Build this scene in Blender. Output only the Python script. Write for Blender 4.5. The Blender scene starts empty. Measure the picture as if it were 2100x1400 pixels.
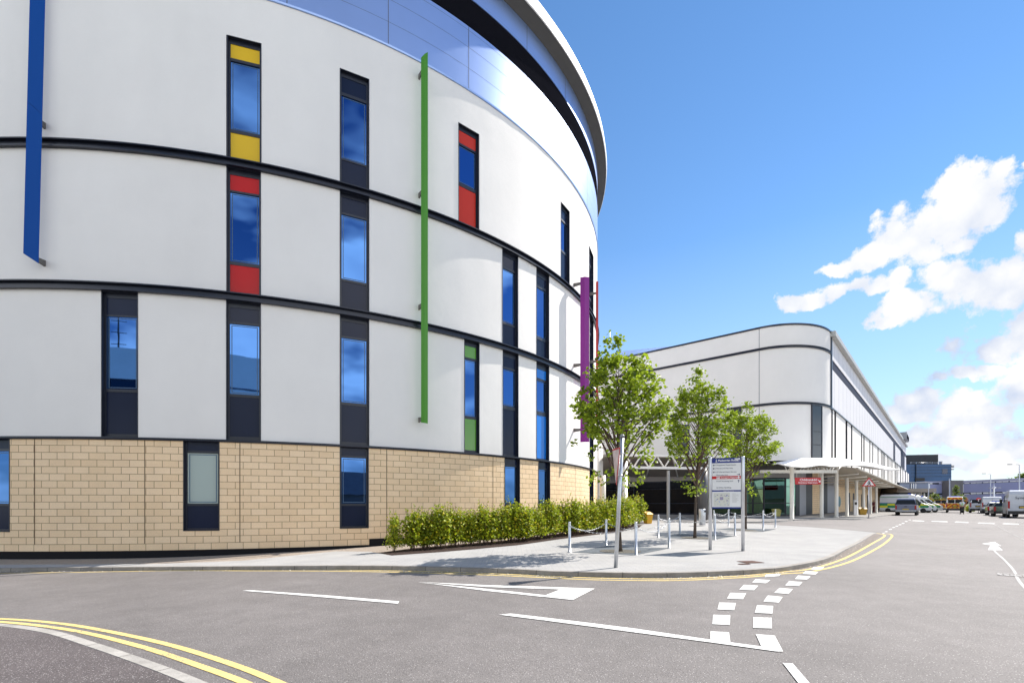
import bpy, bmesh, math, random
from mathutils import Vector, Matrix
from mathutils.geometry import tessellate_polygon
from math import sin, cos, pi, radians, sqrt, atan2, hypot
random.seed(7)
S = bpy.context.scene
EXPOSURE = 1.54
CLOUD_BACK = 2.9
COL = S.collection

# ------------------------------------------------------------------ survey
F, HX, HY, CZ = 1010.0, 1050.0, 1035.0, 1.5     # focal length and principal point of the survey photo, eye height
def ss(t):
    t = min(1.0, max(0.0, t)); return t*t*(3-2*t)
def G(x, y):                                     # ground level: gentle rise away from the road, falling to the left
    return 0.40*ss((y-17)/19.0) - 0.32*ss((1.5-x)/14.5)
def gp(px, py, off=0.0):
    """ground point seen at a surveyed pixel"""
    ux, uz = (px-HX)/F, (HY-py)/F
    lo, hi = 1.0, 900.0
    f = lambda d: CZ+uz*d - G(ux*d, d) - (off(ux*d) if callable(off) else off)
    for _ in range(60):
        m = .5*(lo+hi)
        if f(m) > 0: lo = m
        else: hi = m
    d = .5*(lo+hi)
    return Vector((ux*d, d, G(ux*d, d) + (off(ux*d) if callable(off) else off)))
def P(px, py, d):
    return Vector(((px-HX)/F*d, d, CZ+(HY-py)/F*d))

# ------------------------------------------------------------------ object helpers
def tag(o, label=None, cat=None, group=None, kind=None):
    if label: o['label'] = label
    if cat: o['category'] = cat
    if group: o['group'] = group
    if kind: o['kind'] = kind
    return o
def thing(name, label, cat, loc=(0,0,0), rotz=0.0, group=None):
    o = bpy.data.objects.new(name, None); COL.objects.link(o)
    o.location = loc; o.rotation_euler = (0,0,rotz); o.empty_display_size = .3
    return tag(o, label, cat, group)
def copy_tree(o, parent=None):
    c = o.copy(); COL.objects.link(c); c.parent = parent
    for ch in list(o.children): copy_tree(ch, c)
    return c

class MB:
    def __init__(s): s.v=[]; s.f=[]; s.m=[]; s.uv={}; s.sm=set()
    def add(s, vs, fs, mi=0, smooth=False):
        b=len(s.v); s.v += [tuple(v) for v in vs]
        for f in fs:
            if smooth: s.sm.add(len(s.f))
            s.f.append([i+b for i in f]); s.m.append(mi)
        return b
    def quad(s, a,b,c,d, mi=0): s.add([a,b,c,d],[(0,1,2,3)],mi)
    def box(s, c, sz, rz=0.0, mi=0, bev=0.0):
        x,y,z = sz[0]/2, sz[1]/2, sz[2]/2
        if bev>0:
            e=min(bev,x*.9,y*.9)
            prof=[(-x+e,-y),(x-e,-y),(x,-y+e),(x,y-e),(x-e,y),(-x+e,y),(-x,y-e),(-x,-y+e)]
        else: prof=[(-x,-y),(x,-y),(x,y),(-x,y)]
        n=len(prof); cr,sr=cos(rz),sin(rz)
        vs=[]
        for zz in (-z,z):
            for (px,py) in prof: vs.append((c[0]+px*cr-py*sr, c[1]+px*sr+py*cr, c[2]+zz))
        fs=[tuple(range(n))[::-1], tuple(range(n,2*n))]+[(i,(i+1)%n,n+(i+1)%n,n+i) for i in range(n)]
        s.add(vs,fs,mi)
    def tube(s, pts, rad, n=8, mi=0, cap=True):
        pts=[Vector(p) for p in pts]
        if not hasattr(rad,'__len__'): rad=[rad]*len(pts)
        t0=(pts[1]-pts[0]).normalized()
        u=t0.orthogonal().normalized()
        vs=[]
        for i,p in enumerate(pts):
            a=pts[max(0,i-1)]; b=pts[min(len(pts)-1,i+1)]
            t=(b-a).normalized(); u=(u-t*u.dot(t))
            u = u.normalized() if u.length>1e-6 else t.orthogonal().normalized()
            w=t.cross(u)
            for k in range(n):
                an=2*pi*k/n; vs.append(p+(u*cos(an)+w*sin(an))*rad[i])
        fs=[]
        for i in range(len(pts)-1):
            for k in range(n): fs.append((i*n+k,i*n+(k+1)%n,(i+1)*n+(k+1)%n,(i+1)*n+k))
        s.add(vs,fs,mi,True)
        if cap:
            b=len(s.v)-len(vs)
            s.f.append([b+k for k in range(n)][::-1]); s.m.append(mi)
            s.f.append([b+(len(pts)-1)*n+k for k in range(n)]); s.m.append(mi)
    def lathe(s, prof, c=(0,0,0), n=24, mi=0, axis='z'):
        vs=[]
        for r,h in prof:
            for k in range(n):
                a=2*pi*k/n
                if axis=='z': vs.append((c[0]+r*cos(a),c[1]+r*sin(a),c[2]+h))
                else: vs.append((c[0]+h,c[1]+r*cos(a),c[2]+r*sin(a)))
        fs=[]
        for i in range(len(prof)-1):
            for k in range(n): fs.append((i*n+k,i*n+(k+1)%n,(i+1)*n+(k+1)%n,(i+1)*n+k))
        s.add(vs,fs,mi,True)
        b=len(s.v)-len(vs)
        s.f.append([b+k for k in range(n)][::-1]); s.m.append(mi)
        s.f.append([b+(len(prof)-1)*n+k for k in range(n)]); s.m.append(mi)
    def prism(s, poly, axis, a, b, mi=0):
        """poly of 2D points extruded between a and b; axis 'x': poly=(y,z); 'y': (x,z); 'z': (x,y)"""
        def mk(p,t): return {'x':(t,p[0],p[1]),'y':(p[0],t,p[1]),'z':(p[0],p[1],t)}[axis]
        n=len(poly); vs=[mk(p,a) for p in poly]+[mk(p,b) for p in poly]
        s.add(vs,[tuple(range(n))[::-1],tuple(range(n,2*n))]+[(i,(i+1)%n,n+(i+1)%n,n+i) for i in range(n)],mi)
    def build(s, name, mat, parent=None, uvf=None, smooth=False, bevel=0, fix=True):
        me=bpy.data.meshes.new(name); me.from_pydata(s.v,[],s.f)
        mats = mat if isinstance(mat,(list,tuple)) else [mat]
        for m in mats: me.materials.append(m)
        for i,p in enumerate(me.polygons):
            p.material_index=s.m[i]
            if smooth or i in s.sm: p.use_smooth=True
        if uvf:
            uv=me.uv_layers.new(name='UVMap')
            for p in me.polygons:
                for li in p.loop_indices:
                    uv.data[li].uv=uvf(me.vertices[me.loops[li].vertex_index].co)
        if fix:
            bm=bmesh.new(); bm.from_mesh(me); bmesh.ops.recalc_face_normals(bm,faces=bm.faces)
            bm.to_mesh(me); bm.free()
        o=bpy.data.objects.new(name,me); COL.objects.link(o)
        if parent: o.parent=parent
        if bevel:
            md=o.modifiers.new('bevel','BEVEL'); md.width=bevel; md.segments=2; md.limit_method='ANGLE'; md.angle_limit=radians(35)
        return o

# ------------------------------------------------------------------ materials
MATS={}
def mat(name, col, rough=.6, metal=0.0, spec=.5, noise=0.0, nscale=6.0, bump=0.0, bscale=60.0, coat=0.0, coord='Object'):
    if name in MATS: return MATS[name]
    m=bpy.data.materials.new(name); m.use_nodes=True; nt=m.node_tree; b=nt.nodes['Principled BSDF']
    b.inputs['Base Color'].default_value=(*col,1); b.inputs['Roughness'].default_value=rough
    b.inputs['Metallic'].default_value=metal; b.inputs['Specular IOR Level'].default_value=spec
    b.inputs['Coat Weight'].default_value=coat
    tc=nt.nodes.new('ShaderNodeTexCoord')
    if noise:
        n=nt.nodes.new('ShaderNodeTexNoise'); n.inputs['Scale'].default_value=nscale; n.inputs['Detail'].default_value=6
        n.inputs['Roughness'].default_value=.6
        nt.links.new(tc.outputs[coord],n.inputs['Vector'])
        r=nt.nodes.new('ShaderNodeMapRange'); r.inputs[1].default_value=.3; r.inputs[2].default_value=.7
        r.inputs[3].default_value=1-noise; r.inputs[4].default_value=1+noise
        nt.links.new(n.outputs['Fac'],r.inputs[0])
        mx=nt.nodes.new('ShaderNodeVectorMath'); mx.operation='SCALE'; mx.inputs[0].default_value=col
        nt.links.new(r.outputs[0],mx.inputs['Scale']); nt.links.new(mx.outputs[0],b.inputs['Base Color'])
    if bump:
        n2=nt.nodes.new('ShaderNodeTexNoise'); n2.inputs['Scale'].default_value=bscale; n2.inputs['Detail'].default_value=3
        nt.links.new(tc.outputs[coord],n2.inputs['Vector'])
        bp=nt.nodes.new('ShaderNodeBump'); bp.inputs['Strength'].default_value=bump; bp.inputs['Distance'].default_value=.02
        nt.links.new(n2.outputs['Fac'],bp.inputs['Height']); nt.links.new(bp.outputs[0],b.inputs['Normal'])
    MATS[name]=m; return m
class NT:
    """small helper for longer node graphs"""
    def __init__(s,m): s.t=m.node_tree; s.n=s.t.nodes; s.b=s.n.get('Principled BSDF'); s.tc=s.n.new('ShaderNodeTexCoord')
    def new(s,k,**kw):
        n=s.n.new(k)
        for a,v in kw.items(): setattr(n,a,v)
        return n
    def link(s,a,b): s.t.links.new(a,b)
    def math(s,op,a,b=None,c=None):
        n=s.n.new('ShaderNodeMath'); n.operation=op
        for i,v in enumerate((a,b,c)):
            if v is None: continue
            if isinstance(v,(int,float)): n.inputs[i].default_value=v
            else: s.link(v,n.inputs[i])
        return n.outputs[0]
    def noise(s,vec,scale,detail=5,rough=.6):
        n=s.n.new('ShaderNodeTexNoise'); n.inputs['Scale'].default_value=scale; n.inputs['Detail'].default_value=detail
        n.inputs['Roughness'].default_value=rough; s.link(vec,n.inputs['Vector']); return n.outputs['Fac']
    def rng(s,v,a,b,c,d):
        n=s.n.new('ShaderNodeMapRange'); s.link(v,n.inputs[0])
        for i,x in enumerate((a,b,c,d)): n.inputs[i+1].default_value=x
        return n.outputs[0]
    def mix(s,f,a,b,mode='MIX'):
        n=s.n.new('ShaderNodeMix'); n.data_type='RGBA'; n.blend_type=mode
        if isinstance(f,(int,float)): n.inputs[0].default_value=f
        else: s.link(f,n.inputs[0])
        for i,v in ((6,a),(7,b)):
            if isinstance(v,tuple): n.inputs[i].default_value=(*v[:3],1)
            else: s.link(v,n.inputs[i])
        return n.outputs[2]
    def bump(s,h,st,dist=.01):
        n=s.n.new('ShaderNodeBump'); n.inputs['Strength'].default_value=st; n.inputs['Distance'].default_value=dist
        s.link(h,n.inputs['Height']); s.link(n.outputs[0],s.b.inputs['Normal'])
def nmat(name,rough=.7,metal=0,spec=.5):
    m=bpy.data.materials.new(name); m.use_nodes=True; t=NT(m)
    t.b.inputs['Roughness'].default_value=rough; t.b.inputs['Metallic'].default_value=metal; t.b.inputs['Specular IOR Level'].default_value=spec
    MATS[name]=m; return m,t

# asphalt
def asphalt(name, base, chip):
    m,t=nmat(name,.80,0,.30); c=t.tc.outputs['Object']
    big=t.noise(c,.35,4); mid=t.noise(c,2.2,5); fine=t.noise(c,70,2,.5)
    v=t.new('ShaderNodeTexVoronoi'); v.inputs['Scale'].default_value=55; t.link(c,v.inputs['Vector'])
    chipm=t.math('MULTIPLY', t.math('LESS_THAN',v.outputs['Distance'],.26), t.math('GREATER_THAN',t.noise(v.outputs['Position'],91,0),chip))
    dark=t.math('MULTIPLY', t.math('LESS_THAN',v.outputs['Distance'],.30), t.math('LESS_THAN',t.noise(v.outputs['Position'],77,0),.36))
    k=t.math('MULTIPLY',t.math('MULTIPLY',t.rng(big,.3,.7,.85,1.13),t.rng(mid,.3,.7,.90,1.09)),t.rng(fine,.3,.7,.75,1.25))
    sc=t.new('ShaderNodeVectorMath',operation='SCALE'); sc.inputs[0].default_value=base; t.link(k,sc.inputs['Scale'])
    a=t.mix(chipm,sc.outputs[0],(.42,.40,.39)); a=t.mix(dark,a,tuple(x*.4 for x in base))
    t.link(a,t.b.inputs['Base Color']); t.bump(t.math('ADD',fine,t.math('MULTIPLY',v.outputs['Distance'],.8)),.5,.006)
    return m
M_ROAD=asphalt('asphalt',(.158,.147,.143),.60)
M_FOOT=asphalt('footway_asphalt',(.108,.094,.094),.50)
# block paving
def paving(name,a,b,mortar,bw,rh):
    m,t=nmat(name,.95,0,.05); c=t.tc.outputs['Object']
    br=t.new('ShaderNodeTexBrick'); t.link(c,br.inputs['Vector'])
    br.inputs['Scale'].default_value=1; br.inputs['Brick Width'].default_value=bw; br.inputs['Row Height'].default_value=rh
    br.inputs['Mortar Size'].default_value=.006; br.inputs['Mortar Smooth'].default_value=.2
    br.inputs['Color1'].default_value=(*a,1); br.inputs['Color2'].default_value=(*b,1); br.inputs['Mortar'].default_value=(*mortar,1)
    n=t.rng(t.noise(c,.8,5),.3,.7,.9,1.08); n2=t.rng(t.noise(c,30,3),.3,.7,.92,1.08)
    mx=t.new('ShaderNodeVectorMath',operation='SCALE'); t.link(br.outputs['Color'],mx.inputs[0]); t.link(t.math('MULTIPLY',n,n2),mx.inputs['Scale'])
    t.link(mx.outputs[0],t.b.inputs['Base Color']); t.bump(t.math('SUBTRACT',1,br.outputs['Fac']),.25,.005)
    return m
M_PAVE=paving('light_block_paving',(.34,.34,.34),(.375,.37,.36),(.25,.25,.245),.30,.10)
M_SLAB=paving('grey_tree_surround',(.115,.13,.145),(.135,.15,.165),(.08,.088,.095),.45,.45)
def kerbmat(name,col):
    m,t=nmat(name,.8,0,.3); u=t.tc.outputs['UV']
    sp=t.new('ShaderNodeSeparateXYZ'); t.link(u,sp.inputs[0])
    j=t.math('LESS_THAN',t.math('FRACT',t.math('DIVIDE',sp.outputs[0],.915)),.014)
    n=t.rng(t.noise(t.tc.outputs['Object'],3,5),.3,.7,.75,1.2); n2=t.rng(t.noise(t.tc.outputs['Object'],80,2),.3,.7,.85,1.15)
    mx=t.new('ShaderNodeVectorMath',operation='SCALE'); mx.inputs[0].default_value=col; t.link(t.math('MULTIPLY',n,n2),mx.inputs['Scale'])
    t.link(t.mix(j,mx.outputs[0],(.06,.055,.05)),t.b.inputs['Base Color']); return m
M_KERB=kerbmat('kerb_stone',(.27,.25,.225)); M_KERB2=kerbmat('pale_kerb',(.36,.345,.32))
def paint(name,col,wear):
    m,t=nmat(name,.9,0,.1); c=t.tc.outputs['Object']
    w=t.math('GREATER_THAN',t.math('ADD',t.noise(c,45,4,.7),t.math('MULTIPLY',t.noise(c,3,3),.35)),wear)
    s=t.rng(t.noise(c,8,4),.3,.7,.9,1.06)
    mx=t.new('ShaderNodeVectorMath',operation='SCALE'); mx.inputs[0].default_value=col; t.link(s,mx.inputs['Scale'])
    t.link(t.mix(w,mx.outputs[0],(.20,.19,.185)),t.b.inputs['Base Color']); t.bump(t.noise(c,70,2),.3,.004); return m
M_WHITE=paint('white_road_paint',(.70,.70,.68),.79); M_YEL=paint('yellow_road_paint',(.68,.53,.21),.77)
M_WORN=paint('worn_white_paint',(.62,.62,.60),.62)
def gravelmat(name,a,b):
    m,t=nmat(name,.95,0,.2); c=t.tc.outputs['Object']
    v=t.new('ShaderNodeTexVoronoi'); v.inputs['Scale'].default_value=38; t.link(c,v.inputs['Vector'])
    t.link(t.mix(t.noise(v.outputs['Position'],53,0),a,b),t.b.inputs['Base Color']); t.bump(v.outputs['Distance'],1.0,.03); return m
M_GRAVEL=gravelmat('pebble_gravel',(.27,.22,.175),(.47,.41,.35)); M_SOIL=gravelmat('dark_bark_mulch',(.018,.011,.009),(.085,.055,.045))
# building skins
def wallmat(name,col,rough=.9):
    m,t=nmat(name,rough,0,.25); c=t.tc.outputs['Object']
    mp=t.new('ShaderNodeMapping'); mp.inputs['Scale'].default_value=(1,1,.25); t.link(c,mp.inputs[0])
    k=t.math('MULTIPLY',t.rng(t.noise(c,.35,5),.3,.7,.965,1.03),t.math('MULTIPLY',t.rng(t.noise(mp.outputs[0],1.7,5),.3,.7,.99,1.008),t.rng(t.noise(c,120,2),.3,.7,.97,1.03)))
    mx=t.new('ShaderNodeVectorMath',operation='SCALE'); mx.inputs[0].default_value=col; t.link(k,mx.inputs['Scale'])
    t.link(mx.outputs[0],t.b.inputs['Base Color']); t.bump(t.math('ADD',t.noise(c,140,3),t.math('MULTIPLY',t.noise(c,.9,3),6)),.18,.01); return m
M_RENDER=wallmat('white_render',(.785,.765,.735))
def stone(name,a,b,mortar):
    m,t=nmat(name,.9,0,.2); u=t.tc.outputs['UV']
    br=t.new('ShaderNodeTexBrick'); t.link(u,br.inputs['Vector']); br.inputs['Scale'].default_value=1
    br.inputs['Brick Width'].default_value=.485; br.inputs['Row Height'].default_value=.2285; br.inputs['Mortar Size'].default_value=.0085
    br.inputs['Mortar Smooth'].default_value=.1; br.inputs['Bias'].default_value=0.0
    br.inputs['Color1'].default_value=(*a,1); br.inputs['Color2'].default_value=(*b,1); br.inputs['Mortar'].default_value=(*mortar,1)
    k=t.math('MULTIPLY',t.rng(t.noise(t.tc.outputs['Object'],1.2,5),.3,.7,.955,1.04),t.rng(t.noise(t.tc.outputs['Object'],60,3),.3,.7,.9,1.1))
    mx=t.new('ShaderNodeVectorMath',operation='SCALE'); t.link(br.outputs['Color'],mx.inputs[0]); t.link(k,mx.inputs['Scale'])
    t.link(mx.outputs[0],t.b.inputs['Base Color']); t.bump(t.math('SUBTRACT',t.math('MULTIPLY',t.noise(t.tc.outputs['Object'],90,3),.3),br.outputs['Fac']),.5,.012); return m
M_STONE=stone('buff_stone_blocks',(.81,.605,.385),(.86,.66,.44),(.31,.205,.115))
M_PLINTH=stone('dark_plinth_brick',(.022,.022,.027),(.035,.034,.04),(.012,.012,.014))
M_FRAME=mat('dark_window_frame',(.012,.016,.030),.35,0,.5,noise=.1)
M_BAND=mat('navy_band',(.012,.016,.030),.30,.3,.5,noise=.1)
M_CLAD=mat('silver_cladding',(.31,.42,.68),.36,.80,.5,noise=.03,nscale=.6)
M_CLAD2=mat('pale_cladding',(.68,.68,.705),.8,0,.10,noise=.03,nscale=.6)
M_JOINT=mat('cladding_joint',(.10,.11,.15),.6)
M_LOUV=mat('dark_louvre',(.035,.036,.050),.7,0,.0)
M_SOFF=mat('soffit_panel',(.12,.115,.105),.8,noise=.05,nscale=1.0)
M_FASC=mat('fascia_metal',(.78,.78,.78),.45,.2,noise=.03)
def glassmat(name,tint,rough=.015,wav=.02):
    m,t=nmat(name,rough,1.0,.5); t.b.inputs['Base Color'].default_value=(*tint,1)
    t.bump(t.noise(t.tc.outputs['Object'],.9,2),wav,.05); return m
M_GLASS=glassmat('solar_glass',(.060,.150,.37)); M_GLASS_D=glassmat('dark_glass',(.05,.075,.10)); M_GLASS_G=glassmat('green_glass',(.10,.19,.16))
M_BLIND=mat('blind_behind_glass',(.34,.42,.40),.12,0,.9)
M_SPAN=mat('navy_panel',(.011,.017,.042),.18,0,.22)
M_COL={'yellow':mat('yellow_panel',(.72,.46,.012),.22,0,.3),'red':mat('red_panel',(.50,.008,.010),.22,0,.25),'green':mat('green_panel',(.09,.30,.025),.14,0,.6),
       'blue':mat('blue_panel',(.01,.17,.62),.12,0,.6),'dark':M_SPAN,'glass':M_GLASS,'blind':M_BLIND,'orange':mat('orange_red_panel',(.56,.035,.015),.22,0,.25)}
M_WHITEM=mat('white_painted_steel',(.78,.76,.72),.4,noise=.03)
M_CREAM=mat('cream_painted_steel',(.74,.70,.61),.45,noise=.04)
M_FABRIC=mat('white_fabric',(.84,.84,.84),.7)
M_STEEL=mat('galvanised_steel',(.55,.57,.60),.35,.75,noise=.12,nscale=12)
M_ALU=mat('brushed_aluminium',(.60,.61,.64),.35,.7,noise=.05)
M_BLACK=mat('black_plastic',(.012,.012,.014),.5); M_RUBBER=mat('tyre_rubber',(.018,.018,.019),.85)

# ------------------------------------------------------------------ ground
YL=[17+.7*i for i in range(28)]+[36]; XL=[-13+.5*i for i in range(30)]
def drape(name,poly,off,m,kind='structure',label=None,uv=False):
    """flat polygon laid on the sloping ground, off above it"""
    bm=bmesh.new(); pl=[]
    for p in poly:
        v=Vector((p[0],p[1],0))
        if not pl or (v-pl[-1]).length>1e-4: pl.append(v)
    vs=[bm.verts.new(v) for v in pl]
    for t3 in tessellate_polygon([pl]):
        if (pl[t3[1]]-pl[t3[0]]).cross(pl[t3[2]]-pl[t3[0]]).length>1e-9: bm.faces.new([vs[i] for i in t3])
    ylo,yhi=min(p[1] for p in poly),max(p[1] for p in poly); xlo,xhi=min(p[0] for p in poly),max(p[0] for p in poly)
    for y in YL:
        if ylo<y<yhi: bmesh.ops.bisect_plane(bm,geom=bm.verts[:]+bm.edges[:]+bm.faces[:],plane_co=(0,y,0),plane_no=(0,1,0))
    xs=list(XL)
    if callable(off): xs += [8+.5*i for i in range(12)]
    for x in xs:
        if xlo<x<xhi: bmesh.ops.bisect_plane(bm,geom=bm.verts[:]+bm.edges[:]+bm.faces[:],plane_co=(x,0,0),plane_no=(1,0,0))
    for v in bm.verts: v.co.z=G(v.co.x,v.co.y)+(off(v.co.x) if callable(off) else off)
    bmesh.ops.recalc_face_normals(bm,faces=bm.faces)
    if sum(f.normal.z for f in bm.faces)<0: bmesh.ops.reverse_faces(bm,faces=bm.faces)
    me=bpy.data.meshes.new(name); bm.to_mesh(me); bm.free(); me.materials.append(m)
    o=bpy.data.objects.new(name,me); COL.objects.link(o); o['kind']=kind
    if label: o['label']=label
    return o
def smooth(pts,n=8):
    """Catmull-Rom through 2D/3D points"""
    pts=[Vector(p) for p in pts]; out=[]
    for i in range(len(pts)-1):
        a=pts[max(0,i-1)]; b=pts[i]; c=pts[i+1]; d=pts[min(len(pts)-1,i+2)]
        for k in range(n):
            t=k/n; out.append(.5*((2*b)+(c-a)*t+(2*a-5*b+4*c-d)*t*t+(3*b-a-3*c+d)*t**3))
    out.append(pts[-1]); return out
def gpx(pl,off=0.0): return [gp(x,y,off) for x,y in pl]
drape('road',[(-900,-300),(900,-300),(900,1400),(-900,1400)],0.0,M_ROAD)

pavoff=lambda x: .012+.085*(1-ss((x-8)/5.5))
kerb_px=[(-60,1166),(0,1164.6),(150,1163),(320,1162),(540,1160.5),(760,1159.7),(910,1162.5),(1060,1167),(1150,1171.5),(1320,1174.5),(1420,1173),(1480,1170.7),(1560,1166.5),(1620,1160.5),(1700,1143),(1743,1121.5),(1786,1097.5),(1797,1092.5)]
kerb_w=smooth(gpx(kerb_px,pavoff),6)
def offset_line(pts,d):
    out=[]
    for i,p in enumerate(pts):
        t=(pts[min(i+1,len(pts)-1)]-pts[max(i-1,0)]); t.z=0; t.normalize(); out.append(Vector((p.x-t.y*d,p.y+t.x*d,p.z)))
    return out
def kerb(name,line,off,w,m,drop=.15):
    inner=offset_line(line,w); mid=offset_line(line,.02); mb=MB(); L=0; us=[]
    for i,p in enumerate(line):
        if i: L+=(p-line[i-1]).length
        us.append(L)
    vs=[]
    for a,b,c in zip(line,mid,inner):
        o=(lambda q: off(q.x) if callable(off) else off)
        vs += [(a.x,a.y,G(a.x,a.y)-drop),(a.x,a.y,G(a.x,a.y)+o(a)-.018),(b.x,b.y,G(b.x,b.y)+o(b)),(c.x,c.y,G(c.x,c.y)+o(c)),(c.x,c.y,G(c.x,c.y)-drop)]
    fs=[(i*5+k,i*5+k+1,(i+1)*5+k+1,(i+1)*5+k) for i in range(len(line)-1) for k in range(4)]
    mb.add(vs,fs); o=mb.build(name,m)
    uv=o.data.uv_layers.new(name='UVMap')
    for lp in o.data.loops: uv.data[lp.index].uv=(us[lp.vertex_index//5],0)
    o['kind']='structure'; return o
kerb('kerb',kerb_w,lambda x: pavoff(x)+.004,.13,M_KERB)
far_px=[(1797,1092),(1740,1086.5),(1680,1081.5),(1600,1076.5),(1540,1073),(1480,1070.3),(1400,1070.3),(1332,1072.5)]
bed_px=[(1315,1077.5),(1310,1082),(1264,1092),(1219,1096.6),(1150,1105),(1060,1118),(974,1126),(903,1132),(846,1136),(803,1139)]
inner_px=[(760,1131),(689,1130),(636,1135),(500,1149),(320,1155.7),(150,1157),(0,1157.7),(-60,1158)]
pav_poly=kerb_w+smooth(gpx(far_px,.012),3)+gpx(bed_px,.09)+gpx(inner_px,.09)
drape('pavement',pav_poly,pavoff,M_PAVE)
# gravel margin against the round building, planting bed on it
CX,CY,R=-15.776,37.867,22.0
def rp(a,r=R,z=0.0): return Vector((CX+r*cos(a),CY+r*sin(a),z))
arc=[rp(radians(a),R-.4) for a in [-97+3*i for i in range(33)]]
gr=[Vector((p.x,p.y,0)) for p in gpx(bed_px,.09)+gpx(inner_px,.09)]
drape('gravel_strip',[(p.x,p.y) for p in gr]+[(p.x,p.y) for p in arc],.078,M_GRAVEL)
bed_back=[(774,1132.5),(850,1122),(960,1113),(1060,1105),(1150,1092),(1240,1078),(1290,1070)]
bedpoly=gpx(bed_px,.1)+gpx(bed_back,.1)
drape('planting_bed',bedpoly,.090,M_SOIL)
# forecourt under the entrance canopies
fc_px=[(1225,1071),(1330,1069.5),(1450,1069.3),(1580,1068),(1640,1063.6),(1700,1062.5),(1765,1061.8),(1792,1058),(1835,1053.3),(1850,1051)]
fc_w=smooth(gpx(fc_px,.1),4)
M_FC=paving('forecourt_paving',(.27,.26,.25),(.31,.30,.285),(.17,.165,.16),.4,.4)
drape('forecourt',fc_w+[Vector((110,150,0)),Vector((104,158,0)),Vector((2,62,0)),Vector((5.2,40,0))],.095,M_FC)
kerb('kerb',fc_w,.1,.13,M_KERB2)
# near footway, bottom left
nk=smooth(gpx([(-120,1276),(0,1276.5),(110,1290),(205,1317),(333,1359.5),(438,1400),(560,1455)],.03),6)
kerb('kerb',nk[::-1],.03,.13,M_KERB2)
drape('footway',offset_line(nk,-.1)+[Vector((-1.5,-8,0)),Vector((-14,-8,0)),Vector((-14,6,0))],.026,M_FOOT)
# --- road markings
def strip(name,line,w,off,m):
    a=offset_line(line,w/2); b=offset_line(line,-w/2)
    return drape(name,a+b[::-1],off,m)
yo=[(-60,1175.5),(0,1174.5),(320,1170),(540,1170),(714,1171),(880,1174.5),(1000,1178.5),(1183,1187),(1300,1189.6),(1393,1189.5),(1524,1183.5),(1600,1176.5),(1670,1170.3),(1749,1149),(1807,1118.5),(1828,1101),(1827.5,1095.5),(1815,1093.5)]
yi=[(-60,1172),(0,1171),(320,1167.2),(540,1167.3),(714,1168.3),(880,1171.5),(1000,1175.5),(1183,1183.3),(1300,1185.8),(1393,1186),(1524,1180),(1600,1172.5),(1665,1165.3),(1733,1144),(1786,1115.5),(1812,1100.5),(1813,1096),(1798,1093)]
for l in (yo,yi): strip('yellow_line',smooth(gpx(l),6),.085,.004,M_YEL)
strip('yellow_line',smooth(gpx([(-120,1267),(0,1268.5),(90,1274.5),(181,1286.5),(333,1318),(476,1361.5),(585,1405),(700,1457)]),6),.082,.004,M_YEL)
strip('yellow_line',smooth(gpx([(-120,1273),(0,1274.5),(143,1291),(286,1324.5),(428,1371.5),(516,1405),(620,1452)]),6),.082,.004,M_YEL)
MK=[0]
def mark(px,name='road_marking',m=None,off=.008):
    MK[0]+=1
    return drape(name,gpx(px),off+.0007*(MK[0]%4),m or M_WHITE)
mark([(497,1211.2),(512,1210),(660,1220),(819,1233.3),(816,1238),(660,1224.5)])
# hollow give way triangle in four strokes
A=[(857,1193.5),(1220,1207),(1175,1230.5),(1115,1224)]
mark([(857,1193.3),(1000,1200),(1220,1207),(1149,1208.8),(1000,1203.8)])
mark([(1149,1208.8),(1220,1207),(1175,1230.5),(1115,1224),(1118,1221)])
mark([(857,1193.9),(1000,1207.5),(1119,1220.5),(1115,1224),(1000,1211.8)])
mark([(1023,1260.5),(1048,1258.3),(1300,1289),(1457,1312),(1561,1326),(1606,1337),(1590,1336),(1456,1317.5),(1300,1297)])
mark([(1457,1295),(1495,1297),(1498,1317.3),(1457,1311.8)]); mark([(1550,1301),(1589,1304),(1606,1336.6),(1561,1325.8)])
zx=lambda q:[(1000+x/1.909,1000+y/1.91) for x,y in q]
for q in ([(883,498),(950,500),(948,538),(880,535)],[(907,450),(972,452),(965,480),(900,477)],[(950,412),(1012,414),(1000,437),(937,435)],[(1003,381),(1060,384),(1042,402),(985,400)],[(1050,358),(1107,362),(1090,374),(1035,371)],[(1090,340),(1148,338),(1140,346),(1085,350)],
          [(1040,508),(1112,510),(1113,552),(1040,550)],[(1055,461),(1118,464),(1115,494),(1046,491)],[(1097,422),(1155,428),(1140,450),(1080,446)],[(1142,393),(1195,397),(1178,416),(1122,412)],[(1180,366),(1233,370),(1218,385),(1165,383)],[(1215,344),(1265,348),(1250,360),(1203,358)],[(1245,326),(1295,330),(1283,340),(1233,337)],[(1277,310),(1318,311),(1308,320),(1265,320)]):
    mark(zx(q))
mark([(1605,1360),(1626,1361.5),(1659,1400),(1675,1420),(1652,1420),(1636,1400)])
mark([(2040,1110.8),(2054,1119.5),(2045,1118.6),(2057,1128),(2026,1127.5),(2031,1117.5),(2013,1114.5)],off=.006)
z6=lambda q:[(1700+x/4.6675,860+y/4.667) for x,y in q]
for (xa,ya,xb,yb) in ((505,1088,522,1081),(530,1075,552,1065),(568,1053,597,1041),(600,1035,625,1026),(632,1022,655,1012),(662,1008,685,999),(692,995,715,986),(722,976,745,969),(756,962,772,956)):
    xm,ym=xa+(xb-xa)*.62,ya+(yb-ya)*.62; mark(z6([(xa,ya),(xa+24,ya+1),(xm+21,ym+1),(xm,ym)]))
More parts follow.
